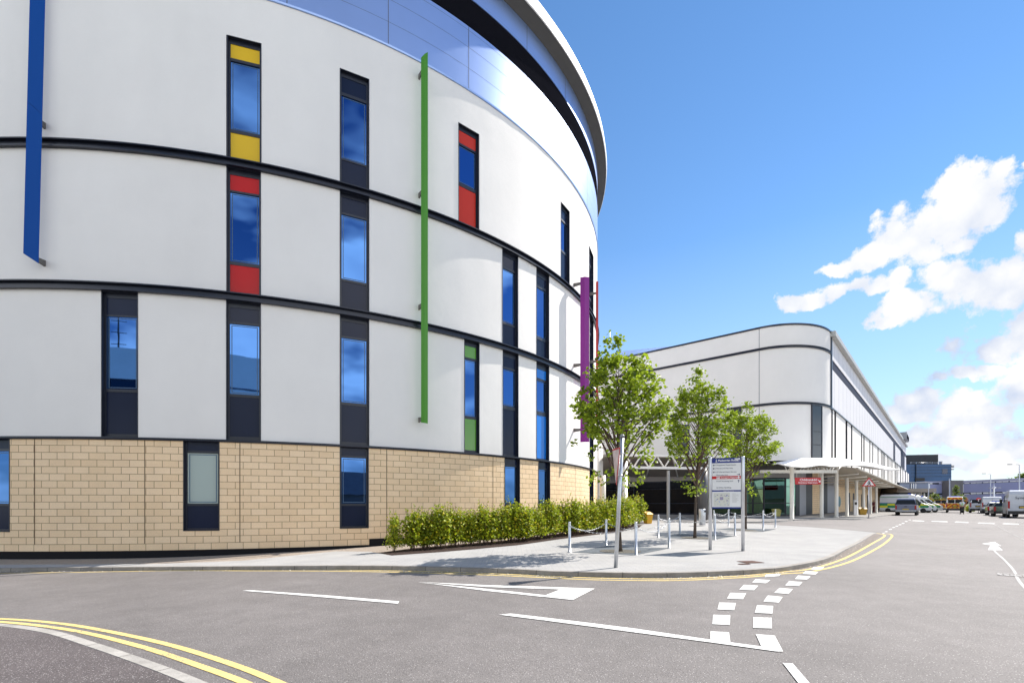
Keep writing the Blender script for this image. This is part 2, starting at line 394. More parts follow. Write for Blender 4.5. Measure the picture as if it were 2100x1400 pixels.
for (xa,ya,xb,yb,h) in ((790,964,915,968,7),(975,970,1140,974,7),(1200,976,1340,981,8),(1420,986,1590,991,8),(1655,993,1820,997,8),(1535,935,1640,939,4),(1790,978,1900,982,6),(1370,1036,1530,1043,4)):
    mark(z6([(xa+18,ya),(xb-10,yb),(xb,yb+h),(xa,ya+h-2)]),m=M_WORN if h<7 else M_WHITE)
strip('road_marking',smooth(gpx([(2034,1073),(2060,1086),(2100,1106),(2160,1135)]),5),.06,.004,M_WORN)
strip('sealed_crack',smooth(gpx([(2034,1120),(2041,1131),(2058,1146),(2078,1168),(2088,1188),(2103,1206),(2130,1230)]),5),.05,.005,mat('crack_seal',(.26,.26,.26),.7,noise=.3,nscale=20))
for i in range(6): mark([(2044+i*13,1174.5+i*.9),(2055+i*13,1175.2+i*.9),(2057+i*13,1180+i*.9),(2046+i*13,1179+i*.9)],m=M_WORN)

# dusty gutter along the bend of the kerb
gl_px=[(1500,1183),(1560,1176),(1620,1168.5),(1700,1148.5),(1743,1126),(1786,1101),(1796,1095)]
gut=smooth(gpx(gl_px),6)
drape('gutter_dirt',offset_line(gut,.05)+offset_line(gut,-.28)[::-1],.002,mat('gutter_dust',(.20,.175,.155),.95,spec=.1,noise=.35,nscale=9))
# pale petals and grit blown against the kerb
pr=random.Random(21); pm=MB()
for i in range(700):
    k=pr.randrange(4,len(kerb_w)-8); p=kerb_w[k].lerp(kerb_w[k+1],pr.random()); d=-abs(pr.gauss(0,.13))-.015; q=kerb_w[k+1]-kerb_w[k]; q.z=0; q.normalize()
    c=Vector((p.x-q.y*d,p.y+q.x*d,0)); c.z=G(c.x,c.y)+.012; s_=pr.uniform(.008,.022); a=pr.uniform(0,6.3); u=Vector((cos(a),sin(a),.3))*s_; v=Vector((-sin(a),cos(a),.1))*s_*.6
    pm.add([c-u,c-v,c+u,c+v],[(0,1,2,3)])
tag(pm.build('petal_litter',mat('petals',(.62,.58,.50),.8),None,fix=False),'pale petals and grit scattered along the foot of the kerb','litter',kind='stuff')
# drain covers in the paving
def cover(px,name,sx,sy,lab):
    c=gp(*px,.1); t=thing(name,lab,'drain cover',(c.x,c.y,c.z-.002),.25)
    mb=MB(); mb.box((0,0,.004),(sx,sy,.012)); mb.build('frame',mat('rusty_iron',(.10,.05,.035),.7,.3,noise=.3,nscale=18),t)
    g=MB()
    for i in range(6): g.box((0,-sy*.38+i*sy*.76/5,.014),(sx*.86,sy*.07,.008))
    g.build('grating',mat('rust_bars',(.16,.085,.065),.8,noise=.3,nscale=20),t)
cover((1539,1152),'drain_cover',.46,.40,'square rusty iron drain cover set in the pale paving near the kerb')
cover((1526,1156.3),'stopcock_cover',.26,.12,'small rusty stopcock lid beside the square drain cover')

# ------------------------------------------------------------------ round building
def ang_px(px,r=R):
    ux=(px-HX)/F; a=ux*ux+1; b=-2*(ux*CX+CY); c=CX*CX+CY*CY-r*r
    D=max(b*b-4*a*c,1e-9); d=(-b-sqrt(D))/(2*a)
    return atan2(d-CY,ux*d-CX), d
Z0,Z1,Z2,Z3,ZM=0.0,3.712,8.705,13.249,19.035
TOPF=.255
def zpx(px,y): return CZ+(HY-y)/F*ang_px(px)[1]
rb=thing('hospital_block','large round white rendered hospital block with coloured window panels and a buff stone base','building',(CX,CY,0))
ORI=Vector((CX,CY,0))
def loc(v): return (v[0]-CX,v[1]-CY,v[2])
# window list: left px, right px, bottom z, top z, [(y0,y1,kind)...] measured at the left edge
stoneS=[(908,925,'dark'),(932,1033,'glass'),(1037,1082,'dark')]
def zs(px,l): return [(zpx(px,b),zpx(px,a),k) for a,b,k in l]
W=[(466,536,Z3,zpx(466,72),zs(466,[(82,111,'yellow'),(117,258,'glass'),(265,322,'yellow')])),
   (697,757,Z3,zpx(697,140),zs(697,[(150,182,'dark'),(188,318,'glass'),(322,376,'dark')])),
   (940,982,Z3,zpx(940,251),zs(940,[(260,286,'orange'),(290,368,'glass'),(375,453,'orange')])),
   (1150,1168,Z3,zpx(1150,413),zs(1150,[(420,440,'dark'),(444,505,'glass'),(509,562,'dark')])),
   (1208,1217,Z3,zpx(1208,503),zs(1208,[(512,528,'dark'),(532,598,'glass'),(603,632,'dark')])),
   (465,535,Z2,Z3-TOPF,zs(465,[(352,384,'red'),(388,531,'glass'),(538,598,'red')])),
   (697,757,Z2,Z3-TOPF,zs(697,[(398,430,'dark'),(434,567,'glass'),(572,628,'dark')])),
   (1030,1062,Z2,Z3-TOPF,zs(1030,[(518,540,'dark'),(545,655,'glass'),(660,704,'dark')])),
   (1100,1126,Z2,Z3-TOPF,zs(1100,[(560,577,'dark'),(583,685,'glass'),(691,728,'dark')])),
   (1209,1217,Z2,Z3-TOPF,zs(1209,[(660,672,'dark'),(678,745,'glass'),(750,785,'dark')])),
   (208,283,Z1,Z2-TOPF,zs(208,[(607,642,'dark'),(645,795,'glass'),(801,888,'dark')])),
   (464,535,Z1,Z2-TOPF,zs(464,[(626,655,'dark'),(660,805,'glass'),(811,893,'dark')])),
   (697,757,Z1,Z2-TOPF,zs(697,[(654,685,'dark'),(689,822,'glass'),(828,904,'dark')])),
   (952,983,Z1,Z2-TOPF,zs(952,[(705,729,'green'),(734,850,'glass'),(856,921,'green')])),
   (1031,1063,Z1,Z2-TOPF,zs(1031,[(727,748,'dark'),(753,828,'glass'),(836,930,'dark')])),
   (1100,1126,Z1,Z2-TOPF,zs(1100,[(752,771,'blue'),(776,840,'glass'),(848,938,'blue')])),
   (1209,1217,Z1,Z2-TOPF,zs(1209,[(800,815,'dark'),(820,880,'glass'),(885,955,'dark')]))]
for a,b in ((-62,20),(376,450),(697,756),(1035,1066),(1104,1128),(1209,1217)):
    W.append((a,b,.636,Z1-.02,[(Z1-.38,Z1-.09,'dark'),(1.55,Z1-.46,'blind' if a==376 else 'glass'),(.72,1.47,'dark')]))
WA=[]
for (a,b,zb,zt,pan) in W:
    # order panels bottom-top as (z0,z1)
    if a==-62: a0,a1=ang_px(20)[0]-.088,ang_px(20)[0]
    else: a0,a1=ang_px(a)[0],ang_px(b)[0]
    WA.append((a0,a1,zb,zt,pan))
def facade(z0,z1,wins,step=2.0,r=R):
    """cylindrical wall with openings and 0.16 m reveals"""
    angs=set(radians(-180+step*i) for i in range(int(360/step)+1)); zz={z0,z1}
    for a0,a1,zb,zt,_ in wins:
        angs={a for a in angs if not (a0-.004<a<a1+.004)}|{a0,a1}; zz|={max(zb,z0),min(zt,z1)}
    angs=sorted(angs); zz=sorted(zz); mb=MB()
    for i in range(len(angs)-1):
        a,b=angs[i],angs[i+1]
        for j in range(len(zz)-1):
            c,d=zz[j],zz[j+1]; am,zm=(a+b)/2,(c+d)/2
            if any(w[0]<am<w[1] and w[2]<zm<w[3] for w in wins): continue
            mb.quad(loc(rp(a,r,c)),loc(rp(b,r,c)),loc(rp(b,r,d)),loc(rp(a,r,d)))
    return mb
def uvc(co):
    a=atan2(co.y,co.x); return (a*R,co.z)
def shade_smooth(o):
    for p in o.data.polygons: p.use_smooth=True
    return o
def weld(o):
    bm=bmesh.new(); bm.from_mesh(o.data); bmesh.ops.remove_doubles(bm,verts=bm.verts,dist=.0005); bm.to_mesh(o.data); bm.free(); return o
up=[w for w in WA if w[2]>3]; lowW=[w for w in WA if w[2]<3]
shade_smooth(weld(facade(Z1,ZM,up).build('rendered_wall',M_RENDER,rb,fix=False)))
stw=facade(Z0,Z1,lowW).build('stone_wall',M_STONE,rb,uvf=uvc,fix=False)
shade_smooth(stw)
# window joinery
def window(a0,a1,zb,zt,pan):
    am=(a0+a1)/2; w=2*R*sin((a1-a0)/2); n=Vector((cos(am),sin(am),0)); t=Vector((-sin(am),cos(am),0))
    rc=R*cos((a1-a0)/2)
    def q(u,z,dep): 
        p=n*(rc-dep)+t*u; return (p.x,p.y,z)
    mb=MB()
    def bar(u0,u1,z0,z1,d0,d1):
        vs=[q(u0,z0,d0),q(u1,z0,d0),q(u1,z1,d0),q(u0,z1,d0),q(u0,z0,d1),q(u1,z0,d1),q(u1,z1,d1),q(u0,z1,d1)]
        mb.add(vs,[(0,1,2,3),(4,5,6,7)[::-1],(0,4,5,1),(1,5,6,2),(2,6,7,3),(3,7,4,0)])
    h=w/2; fw=.055; D=.12
    # reveal lining, then frame bars set back
    bar(-h-.004,-h+.02,zb,zt,-.012,.30); bar(h-.02,h+.004,zb,zt,-.012,.30)
    bar(-h+.02,h-.02,zt-.02,zt,-.012,.30); bar(-h+.02,h-.02,zb,zb+.02,-.02,.30)
    bar(-h+.02,-h+fw+.02,zb+.02,zt-.02,D,D+.07); bar(h-fw-.02,h-.02,zb+.02,zt-.02,D,D+.07)
    z=zb+.02; pl=sorted(pan)
    for p0,p1,k in pl:
        if p0-z>.01: bar(-h+fw+.02,h-fw-.02,z,p0,D,D+.07)
        z=p1
    bar(-h+fw+.02,h-fw-.02,z,zt-.02,D,D+.07)
    fr=mb.build('window',M_FRAME,rb)
    for p0,p1,k in pl:
        g=MB(); u=h-fw-.02; d=D+.035 if k in('glass','blind') else D+.02
        g.add([q(-u,p0,d),q(u,p0,d),q(u,p1,d),q(-u,p1,d),q(-u,p0,d+.02),q(u,p0,d+.02),q(u,p1,d+.02),q(-u,p1,d+.02)],
              [(0,1,2,3),(7,6,5,4),(0,4,5,1),(1,5,6,2),(2,6,7,3),(3,7,4,0)])
        o=g.build('pane' if k in('glass','blind') else 'spandrel_panel',M_COL[k],fr)
        if k in ('yellow','red','green','blue','orange'): o['label']=k.replace('orange','orange red')+' coloured window panel'
        if k in ('glass','blind'):     # thin inner sash lines
            s=MB(); 
            for (x0,x1,z0,z1) in ((-u+.05,-u+.075,p0+.04,p1-.04),(u-.075,u-.05,p0+.04,p1-.04),(-u+.075,u-.075,p1-.065,p1-.04),(-u+.075,u-.075,p0+.04,p0+.065)):
                s.add([q(x0,z0,d-.006),q(x1,z0,d-.006),q(x1,z1,d-.006),q(x0,z1,d-.006)],[(0,1,2,3)])
            s.build('sash',mat('sash_grey',(.05,.11,.20),.3),fr)
for w in WA: window(*w)
def ring(prof,name,m,parent=rb,step=1.5,a0=-180,a1=180,smooth_=True):
    """profile of (radius, z) swept round the block"""
    mb=MB(); n=len(prof); N=int(round((a1-a0)/step)); vs=[]
    for i in range(N+1):
        a=radians(a0+(a1-a0)*i/N)
        for r,z in prof: vs.append((r*cos(a),r*sin(a),z))
    fs=[(i*n+k,i*n+k+1,(i+1)*n+k+1,(i+1)*n+k) for i in range(N) for k in range(n-1)]
    mb.add(vs,fs); o=mb.build(name,m,parent,fix=False)
    if smooth_:
        for p in o.data.polygons: p.use_smooth=True
        md=o.modifiers.new('split','EDGE_SPLIT'); md.split_angle=radians(30)
    return o
for z in (Z2,Z3):   # steel channel bands
    ring([(R-.05,z-TOPF),(R+.13,z-TOPF),(R+.13,z-TOPF+.045),(R+.03,z-TOPF+.06),(R+.03,z-.05),(R+.15,z-.04),(R+.15,z),(R-.05,z)],'band',M_BAND)
ring([(R-.05,Z1-.085),(R+.05,Z1-.085),(R+.07,Z1-.06),(R+.07,Z1),(R-.05,Z1+.012)],'band',M_BAND)
# stepped dark plinth: lower to the left of the last block course
astep=ang_px(757)[0]
ring([(R+.025,-.9),(R+.025,0),(R-.02,.002)],'plinth',M_PLINTH,a0=-180,a1=math.degrees(astep))
ring([(R+.025,-.9),(R+.025,.2285),(R-.02,.2305)],'plinth',M_PLINTH,a0=math.degrees(astep),a1=180)
# movement joints in the stonework
for px in (71,297,492,793,1011,1180):
    j=MB(); a=ang_px(px)[0]; d=.012/R
    j.quad(*[loc(rp(a+s,R+.003,z)) for s,z in ((-d,.23),(d,.23),(d,Z1-.09),(-d,Z1-.09))])
    j.build('movement_joint',mat('joint_sealant',(.11,.07,.04),.9),rb)
# metal storey: cladding, louvre, upper cladding, soffit, roof edge
ZLB,ZLT,ZUT=21.709,22.957,24.134
ring([(R-.05,ZM-.03),(R+.05,ZM-.03),(R+.06,ZM+.03),(R+.02,ZM+.05),(R+.02,ZLB),(R-.2,ZLB)],'metal_cladding',M_CLAD)
ring([(R-.22,ZLB-.05),(R-.22,ZLT+.05)],'louvre_backing',mat('louvre_void',(.008,.008,.01),.9))
lv=MB(); nl=17; n=4; N=240
for k in range(nl):
    z=ZLB+.04+(ZLT-ZLB-.06)*k/(nl-1); vs=[]
    for i in range(N+1):
        a=radians(-180+360*i/N)
        for r,zz in ((R+.0,z-.018),(R+.0,z-.005),(R-.10,z+.045),(R-.10,z+.030)): vs.append((r*cos(a),r*sin(a),zz))
    lv.add(vs,[(i*n+q_,i*n+(q_+1)%n,(i+1)*n+(q_+1)%n,(i+1)*n+q_) for i in range(N) for q_ in range(n)])
lv.build('louvre',M_LOUV,rb,fix=False)
ring([(R-.2,ZLT),(R+.02,ZLT),(R+.02,ZUT+.02)],'metal_cladding',M_CLAD)
ring([(R-.1,ZUT),(22.63,24.33)],'soffit',M_SOFF)
ring([(22.60,24.30),(22.64,24.33),(22.66,24.50),(22.62,24.80),(22.50,25.15),(22.36,25.40),(22.10,25.55),(21.2,25.62),(0.05,25.9)],'roof',M_FASC)
jm=MB()
angs=[ang_px(p)[0] for p in (586,796,959)]
stepa=(angs[2]-angs[0])/2
for k in range(-8,14):
    a=angs[1]+k*stepa; d=.014/R
    for z0,z1 in ((ZM+.05,ZLB),(ZLT,ZUT)):
        jm.quad(*[loc(rp(a+s,R+.024,z)) for s,z in ((-d,z0),(d,z0),(d,z1),(-d,z1))])
    a2=a+stepa*.5; d2=.003/R
for z in (19.95,20.83,21.55):
    for i in range(120):
        a,b=radians(-150+i*2),radians(-150+i*2+2); jm.quad(*[loc(rp(s,R+.0235,zz)) for s,zz in ((a,z-.006),(b,z-.006),(b,z+.006),(a,z+.006))])
jm.build('panel_joint',M_JOINT,rb)
# coloured fins on brackets
def fin(pxa,pxb,dist,ytop,ybot,col,label,brk,tilt=0,slant=.2,vee=.05,seam=None,pw=None):
    pm=(pxa+pxb)/2; aw,dw=ang_px(pm,R+dist); c=P(pm,HY,dw); 
    wid=(pxb-pxa)/F*dw; view=Vector((c.x,c.y,0)).normalized(); t=Vector((view.y,-view.x,0))    # t points to the right as seen
    wid*=abs(view.y)
    zt=CZ+(HY-ytop)/F*dw; zb=CZ+(HY-ybot)/F*dw
    mb=MB(); h=wid/2; zm=(zt+zb)/2
    def q(u,z,dep):
        p=c+t*(u+tilt*(z-zm))-view*dep; return loc((p.x,p.y,z))
    def col_(z0l,z0r,z1l,z1r):
        vs=[q(-h,z0l,0),q(0,(z0l+z0r)/2,vee),q(h,z0r,0),q(-h,z1l,0),q(0,(z1l+z1r)/2,vee),q(h,z1r,0),
            q(-h,z0l,-.03),q(0,(z0l+z0r)/2,vee-.03),q(h,z0r,-.03),q(-h,z1l,-.03),q(0,(z1l+z1r)/2,vee-.03),q(h,z1r,-.03)]
        mb.add(vs,[(0,1,4,3),(1,2,5,4),(7,6,9,10),(8,7,10,11),(0,3,9,6),(2,8,11,5),(0,6,7,1),(1,7,8,2),(3,4,10,9),(4,5,11,10)])
    if seam:
        zs_=CZ+(HY-seam)/F*dw
        col_(zb+slant,zb,zs_+slant-.012,zs_-.012); col_(zs_+slant,zs_,zt-slant,zt)
    else: col_(zb+slant*.15,zb+.0,zt-slant,zt)
    f=mb.build('fin',col,rb); f['label']=label
    for y in brk:
        z=CZ+(HY-y)/F*dw; b=MB()
        # plate bracket from the fin back to the wall
        p0=c-t*(h*.3)+view*.05; n=Vector((p0.x-CX,p0.y-CY,0)).normalized()
        w0=Vector((CX,CY,0))+n*(R-.02); s=Vector((-n.y,n.x,0))*.03
        pts=[w0+s,p0+s,p0-s,w0-s]
        vs=[loc((p.x,p.y,z-(.10 if i in(0,3) else .05))) for i,p in enumerate(pts)]+[loc((p.x,p.y,z+(.10 if i in (0,3) else .05))) for i,p in enumerate(pts)]
        b.add(vs,[(3,2,1,0),(4,5,6,7),(0,1,5,4),(1,2,6,5),(2,3,7,6),(3,0,4,7)])
        b.build('bracket',mat('bracket_grey',(.13,.12,.11),.6),f)
fin(56,88,.42,-140,538,mat('blue_fin',(.002,.062,.29),.5,0,.15),'long blue vertical fin with a slanted foot',(-60,238,527),tilt=.018,slant=.20,vee=.0,seam=228)
fin(863.5,877.5,.50,106,868,mat('green_fin',(.055,.245,.012),.4,0,.4),'long green vertical fin with a pointed top',(140,388,622,857),slant=.26,vee=.04)
fin(1190,1208.5,.65,569,906,mat('purple_fin',(.23,.008,.23),.4,0,.4),'purple vertical fin half hidden by the tree',(579,746,880),slant=-.02,vee=.08)
fin(1222,1227,.45,577,860,mat('red_fin',(.42,.02,.02),.4,0,.4),'narrow red vertical fin at the far edge',(600,740),slant=.02,vee=.05)

# ------------------------------------------------------------------ long white block on the right
D0=44.0
A=P(1557,HY,D0); SD=Vector((.661,.751,0)).normalized(); FD=Vector((-SD.y,SD.x,0))
C0=P(1703,HY,45.1); C1=C0+SD*115
for o_ in (A,C0,C1): o_.z=0
# corner: cubic between A (heading -FD) and C0 (heading SD)
def bez(a,b,c,d,n):
    return [a*(1-t)**3+b*3*t*(1-t)**2+c*3*t*t*(1-t)+d*t**3 for t in [i/n for i in range(n+1)]]
den=FD.x*SD.y-FD.y*SD.x
kk=((C0-A).x*SD.y-(C0-A).y*SD.x)/den; X_=A+FD*kk
corner=bez(A,A+(X_-A)*.55,C0+(X_-C0)*.55,C0,18)
front_end=A+FD*34
def z_at(px,y,p): return CZ+(HY-y)/F*p.y
ZT=CZ+(HY-672)/F*D0; ZBU=CZ+(HY-714.5)/F*D0; ZBL=CZ+(HY-828.5)/F*D0; ZBT=CZ+(HY-945.5)/F*D0
lb=thing('long_hospital_wing','long white hospital wing with a rounded corner, beyond the three trees','building',(A.x,A.y,0))
def ll(v,z=None): return (v.x-A.x, v.y-A.y, v.z if z is None else z)
def hit(line_p,line_d,px):
    """distance along a plan line seen at column px"""
    u=(px-HX)/F     # X = u*Y
    return (u*line_p.y-line_p.x)/(line_d.x-u*line_d.y)
def onfront(px): return hit(A,FD,px)
def onside(px): return hit(C0,SD,px)
def wallpath(name,path,z0,z1,m,off=0.0,parent=lb,holes=(),smooth_=True):
    mb=MB(); q=offset_line(path,off) if off else path
    for i in range(len(q)-1):
        mb.quad(ll(q[i],z0),ll(q[i+1],z0),ll(q[i+1],z1),ll(q[i],z1))
    o=mb.build(name,m,parent,fix=False)
    if smooth_: weld(o); shade_smooth(o)
    return o
path_f=[front_end,A+FD*20,A+FD*10]+corner
# right-hand side of travel is outwards
wallpath('rendered_wall',path_f,ZBT,ZT,M_RENDER)
def sweep(name,path,prof,m,parent=lb):
    """prof: (outward offset, z)"""
    mb=MB(); n=len(prof); vs=[]
    for i,p in enumerate(path):
        t=(path[min(i+1,len(path)-1)]-path[max(i-1,0)]); t.z=0; t.normalize(); o=Vector((t.y,-t.x,0))
        for d,z in prof: vs.append(ll(p+o*d,z))
    mb.add(vs,[(i*n+k,(i+1)*n+k,(i+1)*n+k+1,i*n+k+1) for i in range(len(path)-1) for k in range(n-1)])
    b=mb.build(name,m,parent,fix=False); md=b.modifiers.new('split','EDGE_SPLIT'); md.split_angle=radians(30); shade_smooth(b); return b
for z in (ZBU,ZBL): sweep('band',path_f,[(-.05,z-.20),(.12,z-.20),(.12,z-.15),(.04,z-.14),(.04,z-.05),(.13,z-.04),(.13,z),(-.05,z)],M_BAND)
sweep('coping',path_f,[(-.05,ZT-.10),(.08,ZT-.10),(.08,ZT+.05),(-.5,ZT+.06)],M_BAND)
j=MB(); j.box(ll(A-Vector((SD.y,-SD.x,0))*0.0+Vector((-SD.x,-SD.y,0))*.004,(ZT+ZBT)/2),(.035,.02,ZT-ZBT),atan2(FD.y,FD.x)); j.build('panel_joint',M_JOINT,lb)
# side elevation: cladding above, render with slot windows below
out=Vector((SD.y,-SD.x,0))
def sidebox(t0,t1,z0,z1,d0,d1,mb,mi=0):
    a=C0+SD*t0; b=C0+SD*t1
    vs=[ll(a+out*d0,z0),ll(b+out*d0,z0),ll(b+out*d1,z0),ll(a+out*d1,z0),ll(a+out*d0,z1),ll(b+out*d0,z1),ll(b+out*d1,z1),ll(a+out*d1,z1)]
    mb.add(vs,[(3,2,1,0),(4,5,6,7),(0,1,5,4),(1,2,6,5),(2,3,7,6),(3,0,4,7)],mi)
LN=115.0
zst=CZ+(HY-733)/F*45.2; zsb=CZ+(HY-754)/F*45.2
m=MB(); sidebox(0.05,.42,ZBL-.25,ZT+.12,-.3,.10,m); m.build('corner_trim',M_BAND,lb)
ZGUT=CZ+(HY-692)/F*45.3
m=MB(); sidebox(.42,LN,zst,ZGUT,-.3,.02,m); sidebox(.42,LN,ZBL,zsb,-.3,.02,m); m.build('side_cladding',M_CLAD2,lb)
m=MB(); sidebox(.42,LN,zsb,zst,-.3,-.03,m)
e1,e2,e3,e4=onside(1831.5),onside(1835.5),onside(1847),onside(1855)
m.build('strip_window',mat('strip_glazing',(.030,.038,.070),.7,0,.08),lb)
for a,b in ((e1,e2),(e3,e4)):
    m=MB(); sidebox(a,b,ZBL+.02,zsb+.02,-.02,.03,m); m.build('strip_window',MATS['strip_glazing'],lb)
m=MB(); sidebox(-.05,LN+.3,ZGUT,ZT+.06,-.4,.42,m); m.build('fascia',mat('grey_fascia',(.42,.42,.40),.5,.2,noise=.05),lb,bevel=.03)
m=MB(); sidebox(.42,LN,ZBL-.10,ZBL,-.3,.10,m); m.build('band',M_BAND,lb)
m=MB()
t=2.0
while t<LN:
    sidebox(t-.012,t+.012,ZBL+.03,zsb-.03,.0,.024,m); 
    sidebox(t-.012,t+.012,zst+.03,ZGUT-.03,.0,.024,m); t+=2.6
m.build('cladding_seams',M_JOINT,lb)
# slots
slots=[(1704.7,1708),(1711,1714.7),(1734,1737.7),(1745.3,1748),(1766,1768),(1770.7,1773),(1783,1784.7),(1789,1790.7),(1799.8,1801.6),(1806.7,1808),(1809,1810.2),(1811.7,1813.2),(1814,1815.2),(1819,1820.3),(1822,1823.3),(1825,1826),(1828,1829),(1830.4,1831.3),(1834.8,1836.8),(1838.6,1840.6),(1843,1843.9),(1846,1847.6),(1851,1852.2),(1855.8,1857.6),(1860.5,1861.6),(1864,1864.8)]
sl=[(onside(a),onside(b)) for a,b in slots]
t=0.05
for a,b in sl+[(LN,LN)]:
    if a>t+.02: m=MB(); sidebox(t,a,ZBT,ZBL-.10,-.3,0,m); m.build('wall_pier',M_RENDER,lb)
    t=b
for a,b in sl:
    m=MB(); sidebox(a+.001,b-.001,ZBT+.05,ZBL-.11,-.29,-.20,m); 
    wf=m.build('window',M_GLASS_D,lb)
    m=MB(); sidebox(a+.001,a+.05,ZBT+.05,ZBL-.11,-.20,-.01,m); sidebox(b-.05,b-.001,ZBT+.05,ZBL-.11,-.20,-.01,m)
    sidebox(a+.05,b-.05,ZBT+1.1,ZBT+1.17,-.20,-.15,m); sidebox(a+.05,b-.05,ZBT+3.2,ZBT+3.27,-.20,-.15,m); m.build('frame',M_FRAME,wf)
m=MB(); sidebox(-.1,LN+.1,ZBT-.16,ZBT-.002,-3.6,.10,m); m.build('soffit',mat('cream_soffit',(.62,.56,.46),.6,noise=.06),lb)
# end wall and back so the wing is a solid volume
m=MB(); bk=-30.0
pe=[C1,C1-out*30,front_end-FD*0-out*0+SD*40,front_end]
for a_,b_ in zip(pe[:-1],pe[1:]): m.quad(ll(a_,0.2),ll(b_,0.2),ll(b_,ZT),ll(a_,ZT))
m.build('rear_wall',M_CLAD2,lb)
m=MB(); rpth=[front_end]+corner+[C1,C1-out*30,front_end+SD*40]; m.add([ll(p,ZT-.12) for p in rpth],[tuple(range(len(rpth)))]); m.build('roof',mat('roof_membrane',(.30,.31,.33),.8),lb)
# front elevation windows on the top render
def frontwin(p0,p1,z0,z1,path='f'):
    a,b=onfront(p0),onfront(p1); 
    if a<0: # on the curved corner: use chord through the curve
        def cpt(px):
            for i in range(len(corner)-1):
                q0,q1=corner[i],corner[i+1]; u=(px-HX)/F
                s0,s1=q0.x-u*q0.y,q1.x-u*q1.y
                if s0*s1<=0: return q0+(q1-q0)*(s0/(s0-s1))
            return corner[-1]
        pa,pb=cpt(p0),cpt(p1)
    else: pa,pb=A+FD*a,A+FD*b
    d=(pb-pa).normalized(); o=Vector((d.y,-d.x,0)); w_=(pb-pa).length; pa=pa+o*(.07 if a<0 else 0)
    m=MB()
    def bx(u0,u1,za,zb,d0,d1,mb):
        vs=[ll(pa+d*u+o*e,z) for z in (za,zb) for u,e in ((u0,d0),(u1,d0),(u1,d1),(u0,d1))]
        mb.add(vs,[(3,2,1,0),(4,5,6,7),(0,1,5,4),(1,2,6,5),(2,3,7,6),(3,0,4,7)])
    for u0,u1,za,zb in ((0,.07,z0,z1),(w_-.07,w_,z0,z1),(.07,w_-.07,z0,z0+.07),(.07,w_-.07,z1-.07,z1),(.07,w_-.07,z0+(z1-z0)*.28,z0+(z1-z0)*.28+.06),(.07,w_-.07,z0+(z1-z0)*.52,z0+(z1-z0)*.52+.04)): bx(u0,u1,za,zb,-.05,.06,m)
    f=m.build('window',M_FRAME,lb); g=MB(); bx(.07,w_-.07,z0+.07,z1-.07,-.02,.025,g); g.build('pane',mat('wing_glass',(.018,.035,.055),.12,0,.45),f)
frontwin(1663,1684,ZBT,ZBL-.2); frontwin(1504,1521,ZBT,ZBL-.2); frontwin(1391,1414,ZBT+1.0,ZBT+4.0); frontwin(1268,1288,ZBT+2.5,ZBT+5.2)
frontwin(1440,1452,ZBT+.6,ZBT+4.4)
# ground floor set back behind the columns: curved glazing then stone
inset=2.4
gl=offset_line(path_f,inset)      # left of travel = inwards
zg=lambda p: G(p.x,p.y)+.09
ZHD=CZ+(HY-979.5)/F*46.0; 
gfront=[p for p in gl]
gA=[q for q in gfront if (q.x-HX*0)/q.y*F+HX<1632]
# fascia over the glazing
sweep('glazing_fascia',gfront,[(0,ZHD),(.05,ZHD),(.05,ZHD+.75),(0,ZHD+.75)],mat('grey_panel',(.27,.255,.245),.45,.2,noise=.04))
wallpath('upper_lining',gfront,ZHD+.75,ZBT,M_SOFF)
def plan_px(path,px):
    u=(px-HX)/F
    for i in range(len(path)-1):
        q0,q1=path[i],path[i+1]; s0,s1=q0.x-u*q0.y,q1.x-u*q1.y
        if s0*s1<=0: return q0+(q1-q0)*(s0/(s0-s1))
    return path[-1]
gp_px=[1228,1300,1370,1440,1497,1544,1566,1610,1632]
for i in range(len(gp_px)-1):
    a,b=plan_px(gfront,gp_px[i]),plan_px(gfront,gp_px[i+1]); d=(b-a); w_=d.length; d.normalize(); o=Vector((d.y,-d.x,0)); zb=zg(a)
    dark=gp_px[i]<1440
    m=MB()
    def bx(u0,u1,za,zb_,d0,d1,mb):
        vs=[ll(a+d*u+o*e,z) for z in (za,zb_) for u,e in ((u0,d0),(u1,d0),(u1,d1),(u0,d1))]
        mb.add(vs,[(3,2,1,0),(4,5,6,7),(0,1,5,4),(1,2,6,5),(2,3,7,6),(3,0,4,7)])
    zm=zb+1.15
    bx(0,.08,zb,ZHD,-.02,.07,m); bx(w_-.06,w_,zb,ZHD,-.02,.06,m); bx(.08,w_-.06,zb,zb+.15,-.02,.06,m); bx(.08,w_-.06,ZHD-.12,ZHD,-.02,.06,m); bx(.08,w_-.06,zm,zm+.08,-.02,.06,m); bx(.08,w_-.06,ZHD-.85,ZHD-.80,-.02,.05,m)
    f=m.build('shopfront',M_FRAME,lb)
    g=MB(); bx(.08,w_-.06,zb+.15,ZHD-.12,0,.02,g); g.build('pane',mat('entrance_black_glass',(.004,.005,.008),.05,0,.35) if dark else M_GLASS_G,f)
